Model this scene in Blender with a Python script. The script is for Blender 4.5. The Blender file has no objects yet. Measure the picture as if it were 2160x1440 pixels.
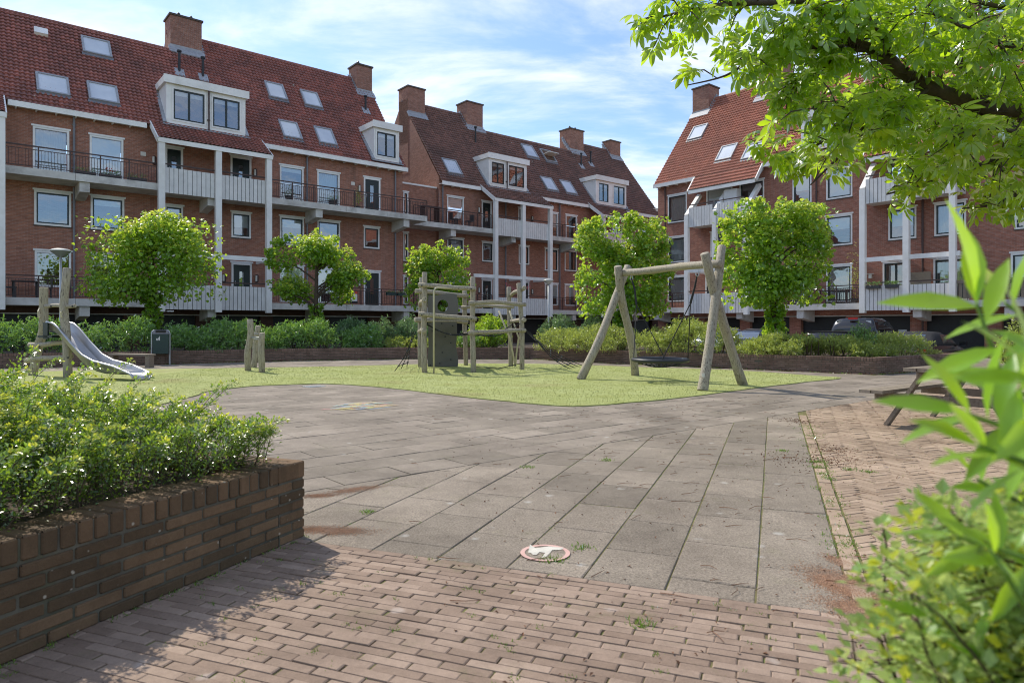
import bpy, math, random
import numpy as np
from mathutils import Vector, Matrix
random.seed(7); rng = np.random.default_rng(7)
sc = bpy.context.scene; COL = sc.collection
PI = math.pi
# ------------------------------------------------------------------ helpers
def V(*a): return np.array(a, float)
def nrm(v): v = np.asarray(v, float); return v/ (np.linalg.norm(v)+1e-12)
EYE = 1.25; FPX = 1430.0            # eye height (m) and focal length in photo pixels, used to survey positions
def gp(px, py, z=0.0):              # photo pixel -> point on the horizontal plane z
    Y = (EYE-z)*FPX/(py-688.0); return V((px-1080)/FPX*Y, Y, z)
def at(px, py, Y): return V((px-1080)/FPX*Y, Y, EYE+(688-py)/FPX*Y)

class Frame:                        # a building's own axes: s along the facade, q away from the courtyard
    def __init__(f, d, b): f.d = d; f.b = b
    def Y(f, px, q): return q/(f.b[0]*(px-1080)/FPX+f.b[1])
    def s(f, px, q): u = (px-1080)/FPX; return (f.d[0]*u+f.d[1])*f.Y(px, q)
    def z(f, px, py, q): return EYE+(688-py)/FPX*f.Y(px, q)
    def roof(f, px, py, qw):
        u = (px-1080)/FPX; g = f.b[0]*u+f.b[1]; m = (688-py)/FPX
        q = (11.6-1.3*qw-EYE)/(m/g-1.3); return f.s(px, q), q, f.z(px, py, q)
FA = Frame((.769, .639), (-.639, .769)); FC = Frame((.639, -.769), (.769, .639))

BASE = {}                           # object -> base offset of its top-level thing
class MB:
    def __init__(m): m.v = []; m.f = []; m.r = []; m.n = 0
    def add(m, vs, fs, r=None):
        vs = np.asarray(vs, float).reshape(-1, 3)
        m.v.append(vs); n = m.n
        for f in fs: m.f.append([i+n for i in f])
        rr = random.random() if r is None else r
        m.r.append(np.full(len(vs), rr) if np.isscalar(rr) else np.asarray(rr)); m.n += len(vs)
    def box(m, x0, x1, y0, y1, z0, z1, r=None):
        m.add([(x, y, z) for z in (z0, z1) for y in (y0, y1) for x in (x0, x1)],
              [(0, 2, 3, 1), (4, 5, 7, 6), (0, 1, 5, 4), (2, 6, 7, 3), (0, 4, 6, 2), (1, 3, 7, 5)], r)
    def obox(m, c, ax, ay, az, r=None):       # centre and three half-axis vectors
        c, ax, ay, az = map(lambda a: np.asarray(a, float), (c, ax, ay, az))
        m.add([c+ax*i+ay*j+az*k for k in (-1, 1) for j in (-1, 1) for i in (-1, 1)],
              [(0, 2, 3, 1), (4, 5, 7, 6), (0, 1, 5, 4), (2, 6, 7, 3), (0, 4, 6, 2), (1, 3, 7, 5)], r)
    def bar(m, p, q, w, h, r=None, up=(0, 0, 1)):
        p, q = np.asarray(p, float), np.asarray(q, float); d = q-p; L = np.linalg.norm(d)
        if L < 1e-6: return
        d = d/L; s = np.cross(d, up)
        s = nrm(s) if np.linalg.norm(s) > 1e-4 else V(1, 0, 0); u = np.cross(s, d)
        m.obox((p+q)/2, d*L/2, s*w/2, u*h/2, r)
    def tube(m, pts, rad, n=8, caps=True, r=None, jit=0):
        pts = [np.asarray(p, float) for p in pts]; k = len(pts)
        rad = [rad]*k if np.isscalar(rad) else list(rad)
        ref = V(0, 0, 1) if abs(nrm(pts[-1]-pts[0])[2]) < .8 else V(1, 0, 0)
        vs = []
        for i, p in enumerate(pts):
            t = nrm(pts[min(i+1, k-1)]-pts[max(i-1, 0)]); a = nrm(np.cross(t, ref)); b = np.cross(t, a)
            for j in range(n):
                an = 2*PI*j/n; rr = rad[i]*(1+(random.uniform(-jit, jit) if jit else 0))
                vs.append(p+(a*math.cos(an)+b*math.sin(an))*rr)
        fs = [(i*n+j, i*n+(j+1) % n, (i+1)*n+(j+1) % n, (i+1)*n+j) for i in range(k-1) for j in range(n)]
        if caps: fs += [tuple(range(n-1, -1, -1)), tuple(range((k-1)*n, k*n))]
        m.add(vs, fs, r)
    def lathe(m, c, prof, n=20, r=None):      # prof list of (radius, z)
        c = np.asarray(c, float)
        vs = [c+V(a*math.cos(2*PI*j/n), a*math.sin(2*PI*j/n), z) for a, z in prof for j in range(n)]
        fs = [(i*n+j, i*n+(j+1) % n, (i+1)*n+(j+1) % n, (i+1)*n+j) for i in range(len(prof)-1) for j in range(n)]
        m.add(vs, fs, r)
    def prism(m, poly, z0, z1, r=None):       # poly: xy list
        n = len(poly); vs = [(x, y, z0) for x, y in poly]+[(x, y, z1) for x, y in poly]
        m.add(vs, [tuple(range(n-1, -1, -1)), tuple(range(n, 2*n))]+[(i, (i+1) % n, n+(i+1) % n, n+i) for i in range(n)], r)
    def inst(m, T, fs, pos, X, Z, sc, r):     # many copies of a template (leaves)
        T = np.asarray(T, float); pos = np.asarray(pos); X = X/np.linalg.norm(X, axis=1, keepdims=True)
        Z = Z-(Z*X).sum(1, keepdims=True)*X; Z = Z/(np.linalg.norm(Z, axis=1, keepdims=True)+1e-9); Yv = np.cross(Z, X)
        N = len(pos); k = len(T); sc = np.broadcast_to(np.asarray(sc, float), (N,))
        P = pos[:, None, :]+sc[:, None, None]*(T[None, :, 0:1]*X[:, None, :]+T[None, :, 1:2]*Yv[:, None, :]+T[None, :, 2:3]*Z[:, None, :])
        m.v.append(P.reshape(-1, 3)); off = m.n+np.arange(N)*k
        for f in fs: m.f.extend((off[:, None]+np.array(f)[None, :]).tolist())
        m.r.append(np.repeat(r, k)); m.n += N*k
    def build(m, name, mat, parent=None, smooth=False, extra=None):
        nf = len(m.f)
        if extra: m.v += extra[0].v; m.r += extra[0].r; m.f += [[i+m.n for i in f] for f in extra[0].f]
        Vv = np.concatenate(m.v) if m.v else np.zeros((0, 3))
        base = BASE.get(parent, np.zeros(3)) if parent is not None else np.zeros(3)
        Vv = Vv-base
        me = bpy.data.meshes.new(name); me.from_pydata(Vv.tolist(), [], m.f)
        at_ = me.attributes.new('rnd', 'FLOAT', 'POINT'); at_.data.foreach_set('value', np.concatenate(m.r).astype(np.float32) if m.r else [])
        me.materials.append(mat)
        if extra: me.materials.append(extra[1]); me.polygons.foreach_set('material_index', [0]*nf+[1]*(len(m.f)-nf))
        if smooth: me.polygons.foreach_set('use_smooth', [True]*len(me.polygons))
        me.update(); o = bpy.data.objects.new(name, me); COL.objects.link(o)
        if parent is not None: o.parent = parent; BASE[o] = base
        return o

def tag(o, label=None, cat=None, group=None, kind=None):
    if label: o['label'] = label
    if cat: o['category'] = cat
    if group: o['group'] = group
    if kind: o['kind'] = kind
    return o
def thing(name, label, cat, loc, group=None):
    o = bpy.data.objects.new(name, None); COL.objects.link(o); o.location = loc; o.empty_display_size = .2
    BASE[o] = V(*loc); return tag(o, label, cat, group)
def solo(name, mb, mat, label, cat, loc, group=None, smooth=False, kind=None):   # a thing that is one mesh, origin at its base
    mb.v = [v-V(*loc) for v in mb.v]; o = mb.build(name, mat, None, smooth); o.location = loc
    return tag(o, label, cat, group, kind)
def struct(name, mb, mat, smooth=False): return tag(mb.build(name, mat, None, smooth), kind='structure')

# ------------------------------------------------------------------ materials
class N:
    def __init__(s, name):
        s.m = bpy.data.materials.new(name); s.m.use_nodes = True; s.t = s.m.node_tree; s.t.nodes.clear()
        s.out = s.t.nodes.new('ShaderNodeOutputMaterial')
    def n(s, typ, **k):
        nd = s.t.nodes.new('ShaderNode'+typ)
        for a, b in k.items():
            if a == 'ins':
                for i, v in b.items():
                    if isinstance(v, bpy.types.NodeSocket): s.t.links.new(v, nd.inputs[i])
                    else: nd.inputs[i].default_value = v
            else: setattr(nd, a, b)
        return nd
    def math(s, op, a, b=0.0, clamp=False):
        nd = s.n('Math', operation=op, use_clamp=clamp); nd_in = nd.inputs
        for i, v in enumerate((a, b)):
            if isinstance(v, bpy.types.NodeSocket): s.t.links.new(v, nd_in[i])
            else: nd_in[i].default_value = v
        return nd.outputs[0]
    def mix(s, f, a, b, bt='MIX'):
        nd = s.n('MixRGB', blend_type=bt)
        for i, v in enumerate((f, a, b)):
            if isinstance(v, bpy.types.NodeSocket): s.t.links.new(v, nd.inputs[i])
            else: nd.inputs[i].default_value = v if i == 0 else (*v, 1)
        return nd.outputs[0]
    def noise(s, co, scale, detail=4, rough=.6):
        return s.n('TexNoise', ins={'Vector': co, 'Scale': scale, 'Detail': detail, 'Roughness': rough}).outputs['Fac']
    def ramp(s, f, a, b, ca=(0, 0, 0), cb=(1, 1, 1)):
        nd = s.n('ValToRGB'); e = nd.color_ramp.elements; e[0].position = a; e[1].position = b
        e[0].color = (*ca, 1); e[1].color = (*cb, 1); s.t.links.new(f, nd.inputs[0]); return nd.outputs[0]
    def obj(s): return s.n('TexCoord').outputs['Object']
    def rnd(s): return s.n('Attribute', attribute_name='rnd').outputs['Fac']
    def bump(s, h, d=.01, st=1.0): return s.n('Bump', ins={'Height': h, 'Distance': d, 'Strength': st}).outputs[0]
    def pbr(s, col, rough=.7, metal=0.0, nor=None, spec=.5):
        i = {'Roughness': rough, 'Metallic': metal, 'Specular IOR Level': spec}
        nd = s.n('BsdfPrincipled', ins=i)
        if isinstance(col, bpy.types.NodeSocket): s.t.links.new(col, nd.inputs[0])
        else: nd.inputs[0].default_value = (*col, 1)
        if nor: s.t.links.new(nor, nd.inputs['Normal'])
        return nd.outputs[0]
    def fin(s, sh): s.t.links.new(sh, s.out.inputs[0]); return s.m

def basic(name, col, rough=.7, var=.25, scale=6, bump=.003, metal=0.0, fine=60, spec=.4, dirt=None):
    s = N(name); co = s.obj(); a = s.noise(co, scale, 5); b = s.noise(co, fine, 3)
    c = s.mix(s.ramp(a, .3, .7), tuple(x*(1-var) for x in col), tuple(min(1, x*(1+var*.7)) for x in col))
    c = s.mix(s.math('MULTIPLY', s.rnd(), .3), c, tuple(x*.7 for x in col))
    if dirt: c = s.mix(s.math('MULTIPLY', s.ramp(s.noise(co, scale*.45, 6, .7), .5, .72), .7), c, dirt)
    return s.fin(s.pbr(c, rough, metal, s.bump(b, bump, .6) if bump else None, spec))

def brickmat(name, c1, c2, mortar, tint=(.5, .5, .5)):
    s = N(name); sx = s.n('SeparateXYZ', ins={0: s.obj()})
    cx = s.n('CombineXYZ', ins={0: s.math('ADD', sx.outputs[0], sx.outputs[1]), 1: sx.outputs[2]})
    br = s.n('TexBrick', offset=.5, ins={'Vector': cx.outputs[0], 'Color1': (*c1, 1), 'Color2': (*c2, 1), 'Mortar': (*mortar, 1), 'Scale': 1.0,
             'Mortar Size': .006, 'Mortar Smooth': .3, 'Bias': 0.0, 'Brick Width': .215, 'Row Height': .0625})
    co = s.obj(); a = s.noise(co, .35, 5, .7); b = s.noise(co, 9, 4, .7)
    fl = s.n('VectorMath', operation='FLOOR', ins={0: s.n('VectorMath', operation='DIVIDE', ins={0: cx.outputs[0], 1: (.215, .0625, 1)}).outputs[0]}).outputs[0]
    wn = s.n('TexWhiteNoise', noise_dimensions='2D', ins={'Vector': fl}).outputs['Value']
    c = s.mix(s.math('MULTIPLY', wn, .45), br.outputs['Color'], tuple(x*.45 for x in c1))
    c = s.mix(.8, c, s.ramp(a, .25, .75, (.72, .72, .74), (1.12, 1.1, 1.08)), 'MULTIPLY')
    c = s.mix(.6, c, s.ramp(b, .2, .8, (.75, .75, .75), (1.2, 1.2, 1.2)), 'MULTIPLY')
    st = s.noise(s.n('VectorMath', operation='MULTIPLY', ins={0: cx.outputs[0], 1: (1.6, .16, 1)}).outputs[0], 1.0, 5)
    c = s.mix(s.math('MULTIPLY', s.ramp(st, .56, .8), .45), c, (.10, .08, .07))
    return s.fin(s.pbr(c, .88, 0, s.bump(br.outputs['Fac'], -.006, .8), .25))

def tilemat(name, c1, c2, dark):
    s = N(name); sx = s.n('SeparateXYZ', ins={0: s.obj()})
    ti = s.n('CombineXYZ', ins={0: s.math('FLOOR', s.math('DIVIDE', sx.outputs[0], .2)), 1: s.math('FLOOR', s.math('DIVIDE', sx.outputs[2], .214))})
    wn = s.n('TexWhiteNoise', noise_dimensions='2D', ins={'Vector': ti.outputs[0]}).outputs['Value']
    c = s.mix(wn, c1, c2); co = s.obj()
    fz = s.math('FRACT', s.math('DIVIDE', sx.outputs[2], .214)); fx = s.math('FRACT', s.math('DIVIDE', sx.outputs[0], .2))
    c = s.mix(s.math('MULTIPLY', s.ramp(fz, .62, .95), .55), c, dark); c = s.mix(s.math('MULTIPLY', s.ramp(fx, .75, .98), .4), c, dark)  # overlap shade and grime painted as dark bands at tile row and column edges
    c = s.mix(s.math('MULTIPLY', s.ramp(s.noise(co, .6, 6, .7), .4, .75), .7), c, dark)
    c = s.mix(s.math('MULTIPLY', s.ramp(s.noise(co, 5, 5, .8), .5, .8), .5), c, dark)
    c = s.mix(s.ramp(s.noise(co, 3.3, 3, .5), .72, .76), c, (.42, .40, .36))
    return s.fin(s.pbr(c, .62, 0, s.bump(s.noise(co, 40, 3), .004, .5), .35))

def leafmat(name, dark, light, trans, tr=.45, gloss=.06, grough=.35):
    s = N(name); c = s.mix(s.rnd(), dark, light); c = s.mix(s.math('MULTIPLY', s.ramp(s.noise(s.obj(), 2.6, 4, .7), .42, .62), .55), c, dark); c = s.mix(s.math('MULTIPLY', s.noise(s.obj(), 22, 2), .4), c, tuple(x*.5 for x in dark))
    d = s.n('BsdfDiffuse', ins={'Color': c}); t = s.n('BsdfTranslucent', ins={'Color': s.mix(s.rnd(), tuple(x*.75 for x in trans), trans)})
    m = s.n('MixShader', ins={0: tr, 1: d.outputs[0], 2: t.outputs[0]})
    g = s.n('BsdfGlossy', ins={'Color': (1, 1, 1, 1), 'Roughness': grough}); fr = s.n('Fresnel', ins={0: 1.35})
    f = s.math('ADD', s.math('MULTIPLY', fr.outputs[0], .4), gloss*.5, True)
    return s.fin(s.n('MixShader', ins={0: f, 1: m.outputs[0], 2: g.outputs[0]}).outputs[0])

def pavemat(name, ca, cb, speck, lich=(.40, .385, .35), moss=(.13, .14, .05), mossamt=.35, rough=.85, spk=.5, lichamt=.6, ls=3.1):
    s = N(name); co = s.obj(); c = s.mix(s.rnd(), ca, cb)
    c = s.mix(spk, c, s.ramp(s.noise(co, 75, 5, .95), .32, .68, tuple(1-x for x in speck), tuple(1+x for x in speck)), 'MULTIPLY')
    c = s.mix(.8, c, s.ramp(s.noise(co, .8, 7, .75), .30, .68, (.50, .47, .44), (1.28, 1.26, 1.22)), 'MULTIPLY')
    c = s.mix(.45, c, s.ramp(s.noise(co, 14, 5, .75), .3, .72, (.72, .71, .7), (1.15, 1.15, 1.15)), 'MULTIPLY')
    vo = s.n('TexVoronoi', feature='F1', ins={'Vector': co, 'Scale': ls, 'Randomness': 1.0})
    blot = s.math('ADD', vo.outputs['Distance'], s.math('MULTIPLY', s.noise(co, 11, 5), .30))
    c = s.mix(s.math('MULTIPLY', s.ramp(blot, .19, .26, (1, 1, 1), (0, 0, 0)), lichamt), c, lich)
    c = s.mix(s.math('MULTIPLY', s.ramp(s.noise(co, 1.9, 6, .8), .56, .74), mossamt), c, moss)
    h = s.math('ADD', s.noise(co, 160, 3), s.noise(co, 25, 3))
    return s.fin(s.pbr(c, rough, 0, s.bump(h, .003, .7), .25))

MT = {}
MT['brickA'] = brickmat('brick_brown', (.49, .215, .14), (.34, .15, .10), (.45, .36, .31))
MT['brickC'] = brickmat('brick_red', (.48, .205, .14), (.33, .135, .095), (.45, .37, .32))
MT['brickCh'] = brickmat('brick_chimney', (.40, .19, .135), (.27, .125, .09), (.42, .36, .32))
MT['brickG'] = brickmat('brick_painted_shade', (.14, .07, .05), (.10, .05, .04), (.12, .10, .09))  # garage brick: shade under the balcony slabs is painted into this darker colour
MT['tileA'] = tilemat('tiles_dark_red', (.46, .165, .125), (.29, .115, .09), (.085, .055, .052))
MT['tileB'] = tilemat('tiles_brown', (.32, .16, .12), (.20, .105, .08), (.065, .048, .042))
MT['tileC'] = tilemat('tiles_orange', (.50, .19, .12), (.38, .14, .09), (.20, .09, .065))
MT['white'] = basic('white_paint', (.86, .85, .83), .5, .08, 1.5, .001, dirt=(.60, .58, .53))
MT['cream'] = basic('cream_paint', (.72, .68, .60), .5, .12, 2, .001)
MT['panel'] = basic('grey_white_boards', (.72, .71, .70), .55, .12, 3, .001)
MT['concrete'] = basic('balcony_concrete', (.62, .60, .57), .85, .2, 2, .003, dirt=(.22, .20, .18))
MT['dark'] = basic('dark_green_black_paint', (.018, .028, .028), .35, .2, 5, 0)
MT['garage'] = basic('garage_dark', (.02, .022, .024), .5, .2, 3, 0)
MT['rail'] = basic('brown_railing', (.075, .045, .04), .5, .2, 8, 0)
MT['lead'] = basic('lead_flashing', (.34, .35, .38), .5, .25, 6, .003)
MT['pipe'] = basic('grey_drainpipe', (.20, .20, .22), .45, .15, 4, 0)
MT['pipeb'] = basic('black_vent', (.02, .02, .022), .45, .15, 4, 0)
MT['cap'] = basic('chimney_cap', (.09, .075, .065), .8, .2, 6, .004)
MT['blind'] = basic('white_blind', (.75, .75, .74), .7, .06, 3, 0)
MT['curtain'] = basic('curtain_cloth', (.62, .62, .60), .8, .1, 3, 0)
MT['interior'] = basic('room_beige', (.16, .13, .10), .9, .4, 1.2, 0)
s = N('window_glass'); g = s.n('BsdfGlossy', ins={'Color': (.92, .96, 1, 1), 'Roughness': .015, 'Normal': s.bump(s.noise(s.obj(), 1.3, 2), .02, .15)})
t = s.n('BsdfTransparent', ins={'Color': (.75, .8, .8, 1)}); fr = s.n('Fresnel', ins={0: 1.42})
MT['glass'] = s.fin(s.n('MixShader', ins={0: s.math('ADD', s.math('MULTIPLY', fr.outputs[0], .9), .22, True), 1: t.outputs[0], 2: g.outputs[0]}).outputs[0])
s = N('skylight_glass'); MT['skyglass'] = s.fin(s.pbr(s.mix(s.noise(s.obj(), .9, 2), (.42, .46, .52), (.75, .78, .82)), .06, 0, None, 1.0))

s = N('log_wood'); co = s.obj()
wv = s.n('VectorMath', operation='MULTIPLY', ins={0: co, 1: (22, 22, 2.2)}).outputs[0]
c = s.mix(s.ramp(s.noise(wv, 1.6, 6, .7), .3, .7), (.21, .18, .14), (.44, .395, .315))
c = s.mix(s.math('MULTIPLY', s.ramp(s.noise(co, 2.2, 4), .45, .7), .6), c, (.36, .31, .20))
c = s.mix(s.ramp(s.noise(wv, 3.4, 4, .6), .57, .63), c, (.09, .07, .05))
MT['log'] = s.fin(s.pbr(c, .75, 0, s.bump(s.noise(wv, 2, 5, .7), .008, .6), .3))
s = N('table_wood'); co = s.obj(); wv = s.n('VectorMath', operation='MULTIPLY', ins={0: co, 1: (9, 12, 9)}).outputs[0]
c = s.mix(s.ramp(s.noise(wv, 2.5, 6, .75), .3, .7), (.10, .075, .055), (.27, .22, .17)); c = s.mix(s.math('MULTIPLY', s.rnd(), .4), c, (.33, .28, .22))
MT['table'] = s.fin(s.pbr(c, .8, 0, s.bump(s.noise(wv, 3, 4), .005, .6), .3))
MT['steel'] = basic('brushed_steel', (.46, .455, .45), .45, .12, 3, .0006, metal=1.0, fine=200)
MT['galv'] = basic('galvanised_steel', (.45, .47, .48), .45, .15, 5, 0, metal=.6)
MT['rope'] = basic('black_rope', (.018, .018, .02), .7, .2, 9, 0)
MT['rubber'] = basic('black_rubber', (.03, .032, .036), .42, .15, 4, 0)
MT['hdpe'] = basic('grey_brown_panel', (.125, .118, .10), .6, .12, 4, .001)
MT['cream_pole'] = basic('cream_pole', (.52, .47, .33), .4, .1, 4, 0)
MT['bin'] = basic('dark_green_metal', (.022, .05, .045), .45, .15, 3, 0)
MT['bark'] = basic('tree_bark', (.085, .062, .045), .9, .35, 9, .012, fine=30)
MT['soil'] = basic('planter_soil', (.06, .042, .028), .95, .4, 5, .02, fine=25)
MT['asphalt'] = basic('road_paving', (.16, .13, .12), .9, .3, 1.5, .004)
MT['mortar'] = basic('mossy_mortar', (.11, .10, .075), .95, .45, 7, .008, fine=40, dirt=(.05, .06, .02))
MT['pot'] = basic('dark_planter_plastic', (.05, .05, .055), .5, .2, 6, 0)
MT['terracotta'] = basic('terracotta', (.36, .15, .08), .8, .2, 6, 0)
MT['carblack'] = basic('black_car_paint', (.010, .010, .012), .12, .1, 2, 0, spec=.8)
MT['cargrey'] = basic('grey_brown_car_paint', (.06, .052, .05), .2, .1, 2, 0, metal=.5, spec=.8)
MT['carsilver'] = basic('silver_car_paint', (.42, .44, .47), .22, .08, 2, 0, metal=.6)
MT['softtop'] = basic('black_soft_top', (.018, .018, .02), .8, .2, 4, 0)
MT['carglass'] = basic('dark_car_glass', (.02, .025, .03), .04, .1, 2, 0, spec=1.0)
MT['tyre'] = basic('tyre', (.02, .02, .02), .85, .2, 8, 0)
MT['redlamp'] = basic('red_lamp', (.55, .02, .02), .25, .1, 8, 0)
MT['redpaint'] = basic('red_sign_paint', (.70, .07, .04), .5, .08, 5, 0)
MT['blackpaint'] = basic('black_letters', (.02, .02, .025), .5, .05, 5, 0)
MT['decalwhite'] = basic('worn_white_paint', (.56, .53, .46), .8, .25, 14, .002, dirt=(.30, .26, .22))
MT['decalpink'] = basic('worn_pink_paint', (.58, .36, .31), .8, .2, 9, .002, dirt=(.42, .33, .3))
MT['bunting'] = basic('bunting_red_white', (.42, .14, .14), .8, .5, 30, 0)
MT['flower'] = basic('red_flower', (.6, .08, .04), .6, .3, 9, 0)
MT['lampglass'] = basic('lamp_shade_cream', (.66, .64, .58), .4, .1, 5, 0)
MT['straw'] = basic('dry_litter', (.20, .10, .055), .9, .4, 20, 0)
MT['slab'] = pavemat('concrete_slabs', (.20, .172, .14), (.28, .24, .20), (.55, .55, .55), mossamt=.22)
MT['wslab'] = pavemat('near_concrete_slabs', (.19, .163, .132), (.27, .23, .187), (.75, .75, .75), mossamt=.25, spk=.95)
MT['paver'] = pavemat('red_brown_pavers', (.235, .17, .13), (.345, .26, .205), (.3, .3, .3), lich=(.55, .48, .43), mossamt=.45, lichamt=.35)
MT['herring'] = pavemat('herringbone_pavers', (.29, .215, .155), (.40, .305, .23), (.3, .3, .3), lich=(.5, .42, .36), moss=(.26, .15, .08), mossamt=.35, lichamt=.3)
MT['wallbrick'] = pavemat('planter_brick', (.10, .068, .040), (.215, .135, .078), (.3, .3, .3), lich=(.55, .5, .4), moss=(.075, .075, .03), mossamt=.85, lichamt=.6, ls=14)
MT['farwall'] = pavemat('far_planter_brick', (.17, .11, .085), (.25, .165, .13), (.3, .3, .3), lich=(.5, .46, .4), moss=(.09, .07, .04), mossamt=.45, lichamt=.6, ls=7)
s = N('joint_dirt'); co = s.obj(); c = s.mix(s.ramp(s.noise(co, 3, 6, .7), .35, .65), (.11, .085, .055), (.17, .16, .06))
c = s.mix(s.ramp(s.noise(co, 40, 3), .55, .7), c, (.16, .22, .05)); MT['joint'] = s.fin(s.pbr(c, .95, 0, s.bump(s.noise(co, 80, 3), .006), .2))
s = N('mulch'); co = s.obj(); c = s.mix(s.ramp(s.noise(co, 70, 5, .8), .35, .68), (.30, .165, .10), (.52, .32, .20)); c = s.mix(s.math('MULTIPLY', s.ramp(s.noise(co, 6, 4), .45, .7), .6), c, (.42, .32, .24))
MT['mulch'] = s.fin(s.pbr(c, .95, 0, s.bump(s.noise(co, 90, 4), .012), .2))
s = N('turf'); co = s.obj(); c = s.mix(s.ramp(s.noise(co, .9, 6, .75), .33, .68), (.29, .33, .10), (.45, .48, .23))
c = s.mix(s.math('MULTIPLY', s.ramp(s.noise(co, 8, 6, .8), .42, .7), .8), c, (.23, .25, .05)); c = s.mix(.8, c, s.ramp(s.noise(co, 55, 4, .9), .3, .75, (.5, .5, .5), (1.5, 1.5, 1.5)), 'MULTIPLY')
c = s.mix(s.math('MULTIPLY', s.ramp(s.noise(co, 1.7, 5, .7), .6, .75), .5), c, (.27, .18, .07)); c = s.mix(s.math('MULTIPLY', s.rnd(), .35), c, (.42, .46, .16)); c = s.mix(s.math('MULTIPLY', s.ramp(s.noise(co, .55, 5, .6), .56, .70), .45), c, (.26, .20, .10))
MT['turf'] = s.fin(s.pbr(c, .95, 0, s.bump(s.noise(co, 70, 4, .8), .02, .9), .15))
s = N('chalk'); co = s.obj(); nd = s.n('ValToRGB'); cr = nd.color_ramp; cr.interpolation = 'CONSTANT'
for i, (p, cc) in enumerate([(0, (.62, .42, .20)), (.2, (.28, .45, .62)), (.4, (.66, .60, .24)), (.6, (.64, .28, .26)), (.8, (.26, .55, .50))]):
    e = cr.elements[i] if i < 2 else cr.elements.new(p); e.position = p; e.color = (*cc, 1)
s.t.links.new(s.rnd(), nd.inputs[0]); tr = s.n('BsdfTransparent'); MT['chalk'] = s.fin(s.n('MixShader', ins={0: s.math('MULTIPLY', s.ramp(s.noise(co, 45, 4, .8), .35, .6), .55), 1: tr.outputs[0], 2: s.pbr(nd.outputs[0], .95)}).outputs[0])

MT['linden'] = leafmat('linden_leaf', (.03, .11, .008), (.28, .52, .04), (.72, .98, .06), .5, .05)
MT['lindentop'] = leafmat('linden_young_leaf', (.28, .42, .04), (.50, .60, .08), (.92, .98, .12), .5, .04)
MT['chestnut'] = leafmat('chestnut_leaf', (.02, .08, .006), (.18, .34, .02), (.70, .98, .03), .58, .06)
MT['laurel'] = leafmat('laurel_hedge_leaf', (.05, .16, .025), (.22, .44, .06), (.42, .70, .08), .3, .14)
MT['juniper'] = leafmat('low_conifer_leaf', (.11, .18, .03), (.52, .60, .12), (.70, .80, .12), .4, .06)
MT['bluegreen'] = leafmat('grey_green_leaf', (.06, .15, .06), (.22, .38, .15), (.36, .55, .18), .32, .08)
MT['boxleaf'] = leafmat('glossy_small_leaf', (.015, .06, .008), (.16, .32, .025), (.50, .75, .04), .42, .16, .25)
MT['boxtip'] = leafmat('yellow_tip_leaf', (.34, .46, .03), (.62, .60, .06), (.9, .92, .08), .5, .12, .3)
MT['bigleaf'] = leafmat('fresh_laurel_leaf', (.10, .28, .02), (.34, .58, .03), (.68, .98, .04), .55, .06)
MT['paleleaf'] = leafmat('pale_small_leaf', (.18, .34, .09), (.52, .62, .20), (.75, .88, .25), .42, .04)
MT['weed'] = leafmat('weed_blade', (.10, .20, .03), (.24, .36, .06), (.4, .6, .08), .3, .02)
MT['twig'] = basic('twig_bark', (.075, .05, .03), .9, .3, 9, 0)

# ------------------------------------------------------------------ ground and paving
def sstep(x): x = max(0, min(1, x)); return x*x*(3-2*x)
def ground_z(x, y):
    qa = -.639*x+.769*y; qc = .769*x+.639*y
    return -.0065-.37*sstep(max(qa-29.5, qc-23.0)/2.5)
g = MB(); xs = np.concatenate([np.linspace(-400, -44, 10), np.linspace(-40, 60, 101), np.linspace(66, 400, 10)]); ys = np.concatenate([np.linspace(-120, -10, 8), np.linspace(-6, 90, 97), np.linspace(95, 500, 10)])
vs = [(x, y, ground_z(x, y)) for y in ys for x in xs]; nx = len(xs)
g.add(vs, [(j*nx+i, j*nx+i+1, (j+1)*nx+i+1, (j+1)*nx+i) for j in range(len(ys)-1) for i in range(nx-1)], 0.5)
struct('ground', g, MT['joint'], True)
g = MB()      # the parking lane, a sheet a little above the ground
def lane(q0, q1, s0, s1, F):
    n = 60; m = 10; vs = []
    for i in range(n+1):
        for j in range(m+1):
            s_ = s0+(s1-s0)*i/n; q_ = q0+(q1-q0)*j/m; x = s_*F.d[0]+q_*F.b[0]; y = s_*F.d[1]+q_*F.b[1]; vs.append((x, y, ground_z(x, y)+.02))
    g.add(vs, [(i*(m+1)+j, (i+1)*(m+1)+j, (i+1)*(m+1)+j+1, i*(m+1)+j+1) for i in range(n) for j in range(m)], .5)
lane(23.3, 38.0, -34, 12, FC); struct('parking_lane', g, MT['asphalt'], True)

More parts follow.
